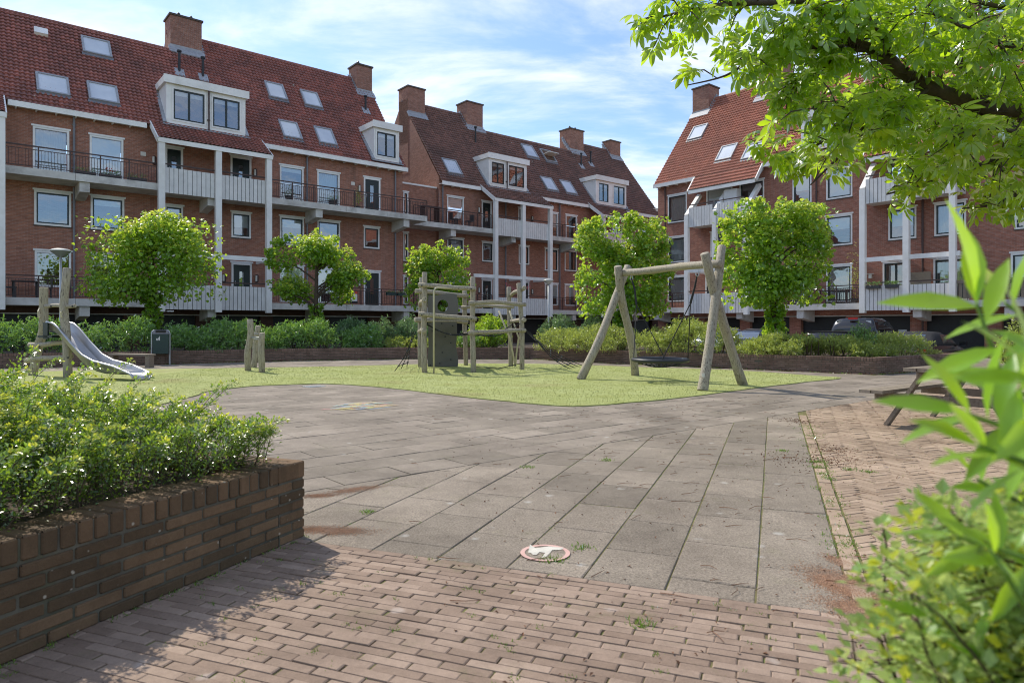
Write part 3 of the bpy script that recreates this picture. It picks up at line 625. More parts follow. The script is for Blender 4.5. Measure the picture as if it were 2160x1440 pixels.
def pipe(par, s, q, z0, z1, mat='pipe', r=.05):
    m = MB(); m.tube([(s, q-.1, z0), (s, q-.1, z1)], r, 10)
    for z in np.arange(z0+.5, z1, 2.0): m.box(s-.07, s+.07, q-.1, q, z, z+.04)
    m.build('drainpipe', MT[mat], par)
def fascia(par, s0, s1, qw, rafters=True):
    m = MB(); m.box(s0, s1, qw-.44, qw-.40, 10.95, 11.2); o = m.build('eaves_board', MT['white'], par)
    m = MB(); m.box(s0, s1, qw-.395, qw, 11.02, 11.05)
    for x in np.arange(s0+.3, s1, .75): m.box(x-.03, x+.03, qw-.39, qw, 10.93, 11.018)
    m.build('soffit', MT['white'], o)
def garage(par, s0, s1, q, mat_w, phase=0.0):
    hs = []; x = s0+phase
    while x < s1-2.4: hs.append((x+.35, x+2.95, -.44, 1.8)); x += 3.3
    m = MB(); wall(m, s0, s1, -.45, 2.2, q, hs, .35); m.build('garage_wall', mat_w, par)
    for a, b, c, d in hs:
        m = MB(); m.box(a, b, q+.3, q+.34, c, d)
        for z in np.arange(c+.1, d, .14): m.box(a, b, q+.285, q+.299, z, z+.11)
        m.build('garage_door', MT['garage'], par)
    m = MB(); m.box(s0, s1, q-.04, q-.004, 1.8, 1.86); m.build('lintel_strip', MT['concrete'], par)
def catslide(par, s0, s1, qf, qw, zf, mat, k=.75):
    qt = qw-.14; o = tiles(par, s0, s1, qf, zf, qt, (11.42-zf)/(qt-qf), mat, 'porch_roof')
    m = MB(); m.box(s0-.03, s1+.03, qf-.05, qf-.01, zf-.19, zf+.03); sl = (11.42-zf)/(qt-qf)
    for x in (s0-.02, s1+.02): m.obox((x, (qf+qt)/2, (zf+11.42)/2-.10), (.03, 0, 0), V(0, (qt-qf)/2, (11.42-zf)/2), V(0, -.08, .1))
    m.build('porch_fascia', MT['white'], o)
    m = MB(); m.add([(s0, qf, zf-.05), (s1, qf, zf-.05), (s1, qt, 11.3), (s0, qt, 11.3)], [(0, 3, 2, 1)], .5)
    for x in np.arange(s0+.3, s1, .7): m.obox((x, (qf+qt)/2, (zf+11.42)/2-.14), (.03, 0, 0), V(0, (qt-qf)/2, (11.42-zf)/2), V(0, -.03, .04))
    m.build('porch_ceiling', MT['white'], o)

# ---- building A: the long dark red roofed block on the left
qa = 37.4; sA = lambda px, q=qa: FA.s(px, q)
A = building('apartment_building', 'left brick apartment building with dark red tiled roof and wide white dormer', FA, -3.5, qa)
s0, s1 = -3.5, sA(849); hs = []; wl = []
def W3(F, px0, px1, z0, z1, kind='n', q=qa, **k): a, b = F.s(px0, q), F.s(px1, q); hs.append((a, b, z0, z1)); wl.append(('w', a, b, z0, z1, kind, k))
def D3(F, px0, px1, z0, z1, q=qa): a, b = F.s(px0, q), F.s(px1, q); hs.append((a, b, z0, z1)); wl.append(('d', a, b, z0, z1, '', {}))
def flush(par, q, mat, s0, s1):
    m = MB(); wall(m, s0, s1, 2.2, 11.53, q, hs); m.build('wall', mat, par)
    for t, a, b, z0, z1, kind, k in wl:
        if t == 'w': window(par, a, b, z0, z1, q, kind, **k)
        else: door(par, a, b, z0, z1, q)
    hs.clear(); wl.clear()
hs.append((-2.2, -.6, 8.2, 10.3)); wl.append(('w', -2.2, -.6, 8.2, 10.3, 'c', {'sash': False}))
W3(FA, 69, 146, 8.15, 10.3, 'c', sash=False); W3(FA, 189, 260, 8.15, 10.3, 'b8', sash=False); D3(FA, 348, 386, 8.1, 10.3)
D3(FA, 486, 530, 8.1, 10.35); W3(FA, 590, 640, 8.15, 10.25, 'b1', sash=False); W3(FA, 669, 716, 8.15, 10.25, 'c', sash=False); D3(FA, 767, 802, 8.1, 10.3)
W3(FA, 72, 150, 5.85, 7.42, 'n'); W3(FA, 191, 262, 5.85, 7.42, 'b2'); W3(FA, 347, 386, 5.9, 7.35, 'b2'); W3(FA, 488, 529, 6.0, 7.35, 'b5'); W3(FA, 590, 641, 5.8, 7.4, 'b3'); W3(FA, 669, 717, 5.8, 7.4, 'n'); W3(FA, 767, 800, 6.0, 7.3, 'n')
W3(FA, 73, 150, 3.05, 4.68, 'n', sash=False); W3(FA, 193, 262, 3.05, 4.68, 'b3', sash=False); D3(FA, 348, 386, 2.5, 4.62); D3(FA, 488, 531, 2.5, 4.65); W3(FA, 590, 641, 2.6, 4.65, 'b4', sash=False); W3(FA, 669, 717, 2.6, 4.65, 'b6', sash=False); D3(FA, 767, 802, 2.5, 4.6)
flush(A, qa, MT['brickA'], s0, s1)
for px, z in ((472, 3.8), (538, 9.6), (758, 9.55), (758, 3.85), (325, 9.5), (541, 3.85)): walllamp(A, sA(px), qa, z)
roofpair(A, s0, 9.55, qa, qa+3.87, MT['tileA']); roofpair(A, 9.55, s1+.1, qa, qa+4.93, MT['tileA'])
gable(A, s1, qa, qa+4.93, MT['brickA'], qa+10, s0)
c = chimney(A, 9.55, 11.2, qa+4.02, qa+5.3, 18.7); flashing(c, 9.55, 11.2, qa+4.02, qa, 1)
c = chimney(A, 21.0, 22.12, qa+4.1, qa+5.3, 18.75, caps=1); flashing(c, 21.0, 22.12, qa+4.1, qa, -1)
for px, py in ((203, 103), (111, 182), (217, 200), (581, 195), (655, 212), (611, 277), (685, 290)): skylight(A, FA, qa, px, py, 1.28 if px < 300 else 1.12, 1.35 if px < 300 else 1.45)
s_, q_, z_ = FA.roof(86, 74, qa); m = MB(); m.obox((s_, q_-.05, z_+.1), (.28, 0, 0), V(0, .14, .18), V(0, -.1, .08)); m.build('roof_vent', MT['white'], A)
ventpipe(A, FA, qa, 378, 155, 1.15); ventpipe(A, FA, qa, 428, 166, 1.1); ventpipe(A, FA, qa, 771, 236, .95)
a, b = sA(350, 37.2), sA(517, 37.2)
dormer(A, a, b, 37.15, 11.45, 13.45, [(sA(366, 37.15), sA(431, 37.15), 11.68, 13.2), (sA(449, 37.15), sA(505, 37.15), 11.68, 13.2)], qa)
pipe(A, sA(440, 37.1), 37.14, 11.4, 13.6, 'rail', .04)
dormer(A, sA(788, 37.2), sA(841, 37.2), 37.15, 11.45, 13.4, [(sA(795, 37.15), sA(834, 37.15), 11.7, 13.15)], qa)
pA = [sA(p, 35.65) for p in (2, 340, 460, 566)]
fascia(A, pA[0]+.3, pA[1]-.35, qa); fascia(A, pA[3]+.3, s1+.15, qa)
catslide(A, pA[1]-.15, pA[3]+.15, 35.5, qa, 10.2, MT['tileA']); catslide(A, s0, pA[0]+.15, 35.5, qa, 10.2, MT['tileA'])
for z in (8.09, 2.49): slab(A, s0, 22.9 if z > 5 else s1+.4, 35.8, qa-.004, z)
for i, s in enumerate(pA): post(A, s, 35.62, 1.95, 10.1)
post(A, sA(345, 36.9), 35.62, 1.95, 2.0)
for z in (8.09, 2.49):
    for a, b in ((pA[1], pA[2]), (pA[2], pA[3])): boards(A, a+.15, b-.15, 35.72, z-.42, z+.80)
    railing(A, pA[0]+.15, pA[1]-.15, 35.86, z); railing(A, pA[3]+.15, 22.9 if z > 5 else s1+.3, 35.86, z)
    for px in (178, 446, 672, 856): bracket(A, sA(px, 36.0), 35.8, qa-.01, z)
beam(A, pA[1]-.2, pA[3]+.1, 35.62, qa, 4.72, [pA[1]+.2, pA[2]+.2, pA[3]])
for px in (156, 648, 834): pipe(A, sA(px, 37.3), qa, 2.5, 7.7); pipe(A, sA(px, 37.3), qa, 8.1, 11.0)
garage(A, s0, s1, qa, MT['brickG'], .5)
for s, z in ((sA(302), 9.75), (sA(744), 9.8)): m = MB(); m.box(s-.12, s+.12, qa-.03, qa-.002, z-.1, z+.1); m.build('vent_grille', MT['cream'], A)
# ---- building B: the brown roofed block in the middle
qb = 39.1; sB = lambda px, q=qb: FA.s(px, q)
B = building('apartment_building', 'middle brick apartment building with brown tiled roof and four chimneys', FA, s1+.6, qb)
b0, b1 = sB(926), sB(1388)
W3(FA, 943, 978, 8.15, 10.3, 'b3', qb, sash=False); D3(FA, 1016, 1037, 8.1, 10.3, qb); D3(FA, 1093, 1108, 8.1, 10.2, qb); W3(FA, 1160, 1177, 8.15, 10.2, 'b5', qb, sash=False); W3(FA, 1193, 1217, 8.15, 10.2, 'n', qb, sash=False)
W3(FA, 943, 978, 5.8, 7.4, 'n', qb); W3(FA, 1017, 1040, 5.95, 7.35, 'b1', qb); W3(FA, 1094, 1116, 5.95, 7.35, 'n', qb); W3(FA, 1149, 1177, 5.6, 7.35, 'n', qb); W3(FA, 1191, 1216, 5.7, 7.35, 'n', qb)
W3(FA, 943, 978, 2.6, 4.65, 'b5', qb, sash=False); D3(FA, 1016, 1038, 2.5, 4.65, qb); D3(FA, 1098, 1116, 2.5, 4.65, qb); W3(FA, 1149, 1177, 2.9, 4.6, 'b6', qb, sash=False); W3(FA, 1191, 1217, 2.9, 4.6, 'b5', qb, sash=False)
for z0 in (2.9, 5.8, 8.4): W3(FA, 1290, 1312, z0, z0+1.6, 'b4', qb); W3(FA, 1345, 1368, z0, z0+1.6, 'n', qb)
flush(B, qb, MT['brickA'], b0, b1)
m = MB(); qcn = qb+.3; wn0 = [(sA(849, qcn)+.05, sA(861, qcn), z, z+1.9) for z in (2.7, 5.6, 8.3)]
wall(m, s1-.1, b0, -.45, 10.75, qcn, wn0); m.box(s1-.1, b0, qcn+.005, qcn+3, 10.6, 10.74); m.build('link_wall', MT['brickA'], B)
for a, b, z0, z1 in wn0: window(B, a, b, z0, z1, qcn, 'n', sash=True)
m = MB(); m.box(s1-.1, b0, qcn-.05, qcn+.25, 10.752, 10.86); m.build('coping', MT['white'], B)
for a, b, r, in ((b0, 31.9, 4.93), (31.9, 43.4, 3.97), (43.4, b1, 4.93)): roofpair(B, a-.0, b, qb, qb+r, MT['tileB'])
gable(B, b0, qb, qb+4.93, MT['brickCh'], qb+10, b1)
for a, b, q0, side, cp in ((b0-.02, 27.39, 4.05, 1, 0), (31.25, 32.82, 4.05, -1, 0), (42.6, 44.3, 4.05, -1, 2), (48.3, 49.7, 4.4, -1, 0)):
    c = chimney(B, a, b, qb+q0, qb+5.4, 18.85, caps=cp); flashing(c, a, b, qb+q0, qb, side)
m = MB(); m.box(b0-.02, b0+.5, qb+4.06, qb+5.38, 12.5, 18); m.build('chimney_breast', MT['brickCh'], B)
for px, py in ((952, 354), (1116, 321), (1157, 390), (1197, 397)): skylight(B, FA, qb, px, py, 1.25, 1.5)
skylight(B, FA, qb, 1155, 331, 1.25, 1.5, True)
for px, py, h in ((1003, 303, 1.2), (1226, 352, 1.1), (1246, 348, 1.1)): ventpipe(B, FA, qb, px, py, h, px > 1100)
qd = 38.85
dormer(B, sB(1031, qd), sB(1111, qd), qd, 11.45, 13.45, [(sB(1037, qd), sB(1063, qd), 11.68, 13.2), (sB(1073, qd), sB(1105, qd), 11.68, 13.2)], qb)
pipe(B, sB(1068, qd), qd, 11.4, 13.6, 'rail', .04)
dormer(B, sB(1257, qd), sB(1321, qd), qd, 11.45, 13.45, [(sB(1263, qd), sB(1283, qd), 11.68, 13.2), (sB(1294, qd), sB(1317, qd), 11.68, 13.2)], qb)
pB = [sB(p, 37.35) for p in (1045, 1103, 1160, 1272, 1330)]
fascia(B, b0, pB[0]-.3, qb); fascia(B, pB[2]+.3, pB[3]-.3, qb); fascia(B, pB[4]+.3, b1+.15, qb)
catslide(B, pB[0]-.15, pB[2]+.15, 37.2, qb, 10.2, MT['tileB']); catslide(B, pB[3]-.15, pB[4]+.6, 37.2, qb, 10.2, MT['tileB'])
for z in (8.09, 2.49):
    slab(B, 22.92, b1, 37.5, qb-.004, z); 
    for a, b in ((0, 1), (1, 2), (3, 4)): boards(B, pB[a]+.15, pB[b]-.15, 37.42, z-.42, z+.80)
    railing(B, 23.0, pB[0]-.15, 37.56, z); railing(B, pB[2]+.15, pB[3]-.15, 37.56, z); railing(B, pB[4]+.15, b1-.1, 37.56, z)
    for px in (955, 1082, 1210, 1340): bracket(B, sB(px, 37.7), 37.5, qb-.01, z)
for s in pB: post(B, s, 37.32, 1.95, 10.1)
beam(B, pB[0]-1.9, pB[2]+.1, 37.32, qb, 4.72, [pB[0]+.2, pB[1]+.2, pB[2]-.1])
for px in (934, 1067, 1181): pipe(B, sB(px, 39), qb, 2.5, 7.7); pipe(B, sB(px, 39), qb, 8.1, 11.0)
for px, z in ((1010, 9.6), (1010, 3.85), (1122, 9.5), (1122, 3.9)): walllamp(B, sB(px), qb, z)
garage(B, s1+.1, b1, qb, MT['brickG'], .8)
# ---- building C: the sunlit orange roofed block on the right
qc = 38.6; sC = lambda px, q=qc: FC.s(px, q)
C = building('apartment_building', 'right brick apartment building with sunlit orange tiled roof behind the chestnut branches', FC, -30.4, qc)
c0, c1 = sC(1388), 6.0
for z0, z1, k in ((8.4, 10.3, 'c'), (5.65, 7.4, 'c'), (2.95, 4.68, 'c')): W3(FC, 1409, 1449, z0, z1, k, qc)
W3(FC, 1490, 1545, 8.15, 10.3, 'b3', qc, sash=False); W3(FC, 1560, 1612, 8.15, 10.3, 'n', qc)
W3(FC, 1499, 1532, 5.8, 7.4, 'n', qc); W3(FC, 1565, 1605, 5.8, 7.4, 'n', qc); D3(FC, 1488, 1522, 2.5, 4.65, qc); D3(FC, 1568, 1604, 2.5, 4.65, qc)
W3(FC, 1743, 1798, 8.45, 10.2, 'b9', qc); W3(FC, 1741, 1798, 5.8, 7.5, 'b4', qc); W3(FC, 1743, 1797, 2.6, 4.68, 'c', qc)
W3(FC, 1672, 1712, 8.45, 10.2, 'b5', qc); W3(FC, 1672, 1712, 5.8, 7.5, 'n', qc); W3(FC, 1672, 1712, 2.6, 4.68, 'c', qc)
W3(FC, 1874, 1933, 5.82, 7.46, 'b5', qc, mull=0); W3(FC, 1971, 2038, 5.82, 7.46, 'c', qc); W3(FC, 1874, 1933, 8.2, 10.2, 'n', qc); W3(FC, 1971, 2030, 8.2, 10.2, 'b3', qc)
W3(FC, 1862, 1918, 2.55, 4.68, 'n', qc, mull=1); W3(FC, 1969, 2044, 2.55, 4.68, 'c', qc)
W3(FC, 2132, 2215, 2.55, 4.68, 'c', qc); W3(FC, 2140, 2225, 5.8, 7.5, 'b5', qc); W3(FC, 2140, 2225, 8.45, 10.2, 'n', qc)
flush(C, qc, MT['brickC'], c0, c1)
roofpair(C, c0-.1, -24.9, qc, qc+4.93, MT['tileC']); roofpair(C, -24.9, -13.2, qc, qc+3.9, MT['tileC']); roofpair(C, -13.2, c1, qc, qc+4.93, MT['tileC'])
gable(C, c0, qc, qc+4.93, MT['brickC'], qc+10, c1)
for a, b, q0, side in ((-30.3, -28.9, 4.1, 1), (-25.0, -23.1, 4.0, 1), (-14, -12.3, 4.0, 1)):
    c = chimney(C, a, b, qc+q0, qc+5.4, 18.85, caps=0); flashing(c, a, b, qc+q0, qc, side)
for px, py in ((1473, 281), (1534, 324), (1590, 320)): skylight(C, FC, qc, px, py, 1.2, 1.4)
pC = [sC(p, 37.1) for p in (1449, 1508, 1575, 1820, 1912, 2010)]
sp = [pC[0]-.15, pC[2]+.35, pC[3]-.15, pC[5]+.35]
fascia(C, c0-.1, sp[0], qc); fascia(C, sp[1], sp[2], qc); fascia(C, sp[3], c1, qc)
for a, b in ((sp[0], sp[1]), (sp[2], sp[3])):
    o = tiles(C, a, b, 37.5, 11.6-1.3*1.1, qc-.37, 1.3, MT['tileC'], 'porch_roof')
    m = MB(); m.box(a, b, 37.42, 37.46, 9.93, 10.16); [m.obox((x, 37.86, 10.6), (.03, 0, 0), V(0, .4, .52), V(0, -.09, .07)) for x in (a-.04, b+.04)]; m.build('porch_fascia', MT['white'], o)
    m = MB(); m.add([(a, 37.48, 10.0), (b, 37.48, 10.0), (b, qc, 11.0), (a, qc, 11.0)], [(0, 3, 2, 1)], .5); m.build('porch_ceiling', MT['white'], o)
w_ = [(sC(p0, 38.45), sC(p1, 38.45), 11.75, 13.1) for p0, p1 in ((1700, 1750), (1775, 1838), (1850, 1915))]
dormer(C, sC(1690, 38.45), sC(1925, 38.45), 38.42, 11.5, 13.35, w_, qc)
for i, s in enumerate(pC): post(C, s, 37.1, 1.95, 8.45, (38.5, 9.95))
slab(C, c0, c1, 37.15, qc-.004, 2.49)
for a, b in ((0, 2), (3, 5)): slab(C, pC[a]-.1, pC[b]+.1, 37.15, qc-.004, 8.09)
for z in (8.09, 2.49):
    for a, b in ((0, 1), (1, 2), (3, 4), (4, 5)): boards(C, pC[a]+.15, pC[b]-.15, 37.08, z-.42, z+.85)
railing(C, c0+.1, pC[0]-.15, 37.2, 2.49); railing(C, pC[2]+.15, pC[3]-.15, 37.2, 2.49)
m = MB()
for x in np.arange(pC[5]+.2, c1-.1, .19): m.box(x, x+.15, 37.17, 37.2, 2.55, 3.3)
m.box(pC[5]+.15, c1, 37.12, 37.26, 3.3, 3.46); m.build('wooden_balustrade', MT['table'], C)
m = MB()
for x in np.arange(pC[5]+.2, c1-.1, .38): m.box(x, x+.02, 37.13, 37.15, 2.5, 3.3)
m.build('balustrade_bars', MT['rail'], C)
for px in (1385, 1560, 1688, 1935, 2130): bracket(C, sC(px, 37.3), 37.15, qc-.01, 2.49)
beam(C, pC[0]-.15, pC[2]+.1, 37.1, qc, 4.82, [pC[0]+.3, pC[1]+.2, pC[2]]); beam(C, pC[3]-.1, pC[5]+.3, 37.1, qc, 4.72, [pC[3]+1.2, pC[4]+.9, pC[5]+.2])
for px in (1403, 1722, 1946): pipe(C, sC(px, 38.5), qc, -.3 if px > 1900 else 2.5, 11.0, 'rail')
garage(C, c0, c1, qc, MT['brickC'], .2)
# ---- far building and tree between the two blocks
e = thing('apartment_building', 'distant pale topped brick building in the gap between the two main blocks', 'building', (13.9, 62, 0))
m = MB(); m.box(12.5, 22, 62, 70, -.4, 10.7); m.build('wall', MT['brickA'], e)
m = MB(); m.box(12.3, 22.2, 61.8, 70, 10.7, 12.0); m.build('roof', MT['cream'], e)
for z0, z1 in ((7.2, 9.0), (3.2, 5.4)): m = MB(); m.box(13.2, 14.4, 61.9, 61.99, z0, z1); m.build('window', MT['white'], e)
m = MB(); m.tube([(13.7, 60, -.4), (13.7, 60, 13.6)], .04, 6)
for i in range(5): m.tube([(12.9+i*.3, 59.6, 13.3-i*.04), (13.0+i*.3, 60.5, 13.5-i*.04)], .02, 5)
m.tube([(12.8, 60, 13.35), (14.4, 60, 13.2)], .02, 5)
solo('antenna', m, MT['pipe'], 'thin television antenna mast in the gap between the two blocks', 'antenna', (13.7, 60, -.4))
#PART3
# ------------------------------------------------------------------ foliage
def leaf_t(w=.32, fold=.12, droop=.15, n=1):          # a folded leaf, length 1 along x
    if n == 1: return [(0, 0, 0), (.45, w, fold), (1, 0, -droop), (.45, -w, fold)], [(0, 3, 2), (0, 2, 1)]
    us = [0, .22, .5, .78, 1.0]; ws = [0.03, .72, 1.0, .62, .0]; v = []
    for u, a in zip(us, ws): z = -droop*u*u; v += [(u, 0, z), (u, w*a, z+fold*a), (u, -w*a, z+fold*a)]
    f = []
    for i in range(4): a, b = 3*i, 3*i+3; f += [(a, b, b+1, a+1), (a, a+2, b+2, b)]
    return v, f
HEART = ([(0, 0, 0), (.12, .42, .05), (.6, .42, .08), (1, 0, -.15), (.6, -.42, .08), (.12, -.42, .05), (.5, 0, -.03)], [(0, 6, 2, 1), (6, 3, 2), (0, 5, 4, 6), (6, 4, 3)])
def leaves(mb, pos, out, size, T, up=.6, spread=.8, r=(0, 1), hang=0.0):
    N = len(pos); X = out*.5+rng.normal(0, spread, (N, 3)); X[:, 2] -= hang
    Z = rng.normal(0, .45, (N, 3)); Z[:, 2] += up; Z += out*.35
    mb.inst(T[0], T[1], pos, X, Z, size*rng.uniform(.6, 1.25, N), rng.uniform(r[0], r[1], N))
def clumps(blobs, n, shell=.55, noise=.12):
    P, O = [], []; vol = np.array([b[3]*b[4]*b[5] for b in blobs])**.66; vol = vol/vol.sum()
    for b, f in zip(blobs, vol):
        k = int(n*f); d = rng.normal(size=(k, 3)); d /= np.linalg.norm(d, axis=1, keepdims=True); rr = shell+(1-shell)*rng.random((k, 1))**.6
        p = d*rr*np.array(b[3:6])+rng.normal(0, noise*min(b[3:6]), (k, 3)); P.append(p+np.array(b[:3])); O.append(d)
    return np.concatenate(P), np.concatenate(O)
def linden(label, px, py0, Y, half, top, bot, dense, n, style, size=.13, trunkleaf=True):
    X = (px-1080)/FPX*Y; gz = .3; e = thing('linden_tree', label, 'tree', (X, Y, gz), 'young linden trees between playground and buildings'); R = np.random.default_rng(int(px))
    m = MB(); tp = V(X, Y, bot+(top-bot)*.55); m.tube([(X, Y, gz), (X+.03, Y, gz+.8), (X-.03, Y+.02, bot), tuple(tp)], [.13, .105, .095, .06], 10, jit=.08); 
    m.build('trunk', MT['bark'], e)
    blobs = []; zc = (top+bot)/2; hh = (top-bot)/2; dx = half
    nb = 26 if dense else 20; m = MB()
    for i in range(nb):
        ax = R.uniform(-1, 1); az = R.uniform(-1, 1); ay = R.uniform(-.6, .6)
        if style == 'wide': lim = 1.05-.30*max(0, az+.5) ; ax *= lim
        if style == 'open' and abs(ax) < .35 and az < .2 and i % 2: ax = math.copysign(.75, ax)
        cx, cy, cz = X+ax*dx*.78, Y+ay*dx*.55, zc+az*hh*.80
        if style == 'round':
            k = math.sqrt(ax*ax+az*az); 
            if k > 1: cx, cz = X+ax/k*dx*.72, zc+az/k*hh*.78
        r = R.uniform(.2, .36)*half*(1.0 if dense else .85)
        blobs.append((cx, cy, cz, r*1.15, r*1.0, r*.75)); 
        j = R.integers(0, 3); st = V(X, Y, max(bot*.9, cz-.5*abs(cx-X)-.15)); st[2] = min(st[2], tp[2]); mid = (st+V(cx, cy, cz))/2+V(0, 0, .12)
        m.tube([st, mid, (cx, cy, cz)], [.045, .03, .012], 5, jit=.1)
    for i in range(30 if dense else 16):
        a = R.uniform(-.5, 3.7); ca, sa = math.cos(a), math.sin(a); p_ = 1.0 if style in ('round', 'wide') else 1/max(abs(ca), abs(sa))**.6
        cx, cz = X+ca*p_*dx*R.uniform(.9, 1.08)*(1 if style != 'wide' or sa < .3 else .85), zc+sa*p_*hh*R.uniform(.92, 1.12); r = R.uniform(.12, .24); cy = Y+R.uniform(-.5, .3)
        blobs.append((cx, cy, cz, r, r*.8, r*.8)); m.tube([V(X, Y, zc)*.4+V(cx, cy, cz)*.6, (cx, cy, cz)], [.012, .005], 4)
    m.build('branches', MT['bark'], e)
    m = MB(); P, O = clumps(blobs, int(n*.8), .45, .18)
    if dense:
        k = int(n*.20); q = R.uniform(-1, 1, (k, 3)); nn = np.max(np.abs(q)**3, axis=1, keepdims=True)**.34; q2 = q*np.array([dx, dx*.6, hh]); P = np.concatenate([P, q2+V(X, Y, zc)]); O = np.concatenate([O, q])
    if trunkleaf:
        k = int(n*.09); a = R.uniform(0, 6.28, k); zz = R.uniform(gz+.3, bot+.2, k); rr = .16+.22*np.abs(np.sin(zz*4+px))*R.random(k); O = np.concatenate([O, np.stack([np.cos(a), np.sin(a), a*0], 1)]); P = np.concatenate([P, np.stack([X+rr*np.cos(a), Y+rr*np.sin(a), zz], 1)])
    leaves(m, P, O, size, HEART, up=.7, hang=.25); m.build('crown', MT['linden'], e)
    sel = [b for b in blobs if b[2] > zc-.2*hh] if style != 'open' else blobs
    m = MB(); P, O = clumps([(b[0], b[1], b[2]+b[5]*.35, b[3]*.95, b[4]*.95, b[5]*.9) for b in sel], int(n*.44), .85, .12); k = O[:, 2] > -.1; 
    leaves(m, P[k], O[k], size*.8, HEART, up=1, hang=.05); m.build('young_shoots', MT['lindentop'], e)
    return e
linden('broad flat topped linden tree behind the slide and litter bin', 322, 0, 26, 2.3, 5.35, 2.25, True, 7800, 'wide', .14)
linden('open forked linden tree with gaps in its crown, left of the climbing frame', 668, 0, 29, 1.98, 5.1, 2.0, False, 6800, 'open', .135)
linden('small rounded linden tree directly behind the climbing frame', 924, 0, 34, 1.55, 5.2, 2.1, True, 5200, 'round', .145)
linden('tall boxy linden tree behind the left legs of the basket swing', 1312, 0, 26, 1.65, 5.35, 1.6, True, 9000, 'box', .13)
linden('dense dark linden tree behind the right legs of the basket swing', 1634, 0, 21.5, 1.62, 5.05, 1.9, True, 9500, 'box', .125)

def hedgemass(mb, pts, n, w, zt, T, size, z0=.38, bump=.18, up=.9, lean=.5, seed=1):
    pts = np.array(pts); seg = np.linalg.norm(np.diff(pts, axis=0), axis=1); cum = np.concatenate([[0], np.cumsum(seg)]); t = rng.uniform(0, cum[-1], n)
    i = np.clip(np.searchsorted(cum, t)-1, 0, len(seg)-1); f = (t-cum[i])/seg[i]; c = pts[i]+(pts[i+1]-pts[i])*f[:, None]; d = (pts[i+1]-pts[i])/seg[i][:, None]; nn = np.stack([-d[:, 1], d[:, 0]], 1)
    a = rng.uniform(0, PI, n); L = .82+.18*rng.random(n)
    lump = 1+bump*(np.sin(t*2.3+seed)+.6*np.sin(t*5.1+seed*2)+.5*np.sin(t*9.7)*np.cos(a*3))
    off = -np.cos(a)*w*L; h = z0+np.sin(a)**.7*(zt-z0)*L*lump
    P = np.stack([c[:, 0]+nn[:, 0]*off, c[:, 1]+nn[:, 1]*off, h], 1); O = np.stack([-nn[:, 0]*np.cos(a), -nn[:, 1]*np.cos(a), np.sin(a)+.3], 1)
    k = 14; ns = n//k; S0_, D_ = P[:ns], O[:ns]+rng.normal(0, .55, (ns, 3))+V(0, 0, .25); D_ /= np.linalg.norm(D_, axis=1, keepdims=True); ln = size*rng.uniform(1.2, 2.9, ns); tt = np.tile(np.linspace(-.7, 1, k), ns)
    PPs = np.repeat(S0_, k, 0)+np.repeat(D_*ln[:, None], k, 0)*tt[:, None]+rng.normal(0, size*.12, (ns*k, 3)); PPs[:, 2] -= .25*np.repeat(ln, k)*np.maximum(tt, 0)**2; OO = np.repeat(D_, k, 0)*.9+rng.normal(0, .5, (ns*k, 3))
    keep = PPs[:, 2] > z0-.05; leaves(mb, PPs[keep], OO[keep], size*.9, T, up=up, spread=.45)
LT = leaf_t(.16, .04, .25)
def hedge(name, label, mat, pts, n, w, zt, size, T=LT, cat='hedge', **k):
    p = pts[0]; c = np.mean(np.array(pts), axis=0); e = thing(name, label, cat, (c[0], c[1], .36)); m = MB(); hedgemass(m, pts, n, w, zt, T, size, **k); fo = m
    m = MB(); cnt = 26
    for i in range(cnt):
        t = i/cnt*(len(pts)-1); a = int(t); q = np.array(pts[a])+(np.array(pts[a+1])-np.array(pts[a]))*(t-a)+rng.normal(0, .15, 2); m.tube([(q[0], q[1], .35), (q[0]+rng.normal(0, .1), q[1]+rng.normal(0, .1), (.36+zt*.8)/1.2)], [.02, .01], 5)
    fo.build('foliage', mat, e, extra=(m, MT['twig'])); return e
def inset(p, d=1.0): return p
hedge('laurel_hedge', 'dark green laurel hedge in the far planter, behind the slide', MT['laurel'], [(-20.3, 18.9), (-15.5, 21.5), (-12.2, 23.4)], 15000, .95, 1.22, .15)
hedge('laurel_hedge', 'dark green laurel hedge in the far planter, behind the short log posts', MT['laurel'], [(-11.9, 23.4), (-8.9, 25.5), (-6.9, 26.3)], 13000, .95, 1.18, .15, seed=3)
hedge('laurel_bush', 'low arching laurel with pale shoots, left of the climbing net', MT['laurel'], [(-6.6, 26.6), (-5.3, 27.0)], 5500, .9, .98, .15, cat='shrub', seed=5)
hedge('ground_cover_shrub', 'low feathery green shrub behind the left climbing net', MT['juniper'], [(-5.0, 26.9), (-1.2, 27.0)], 6000, .8, .66, .10, cat='shrub', seed=6)
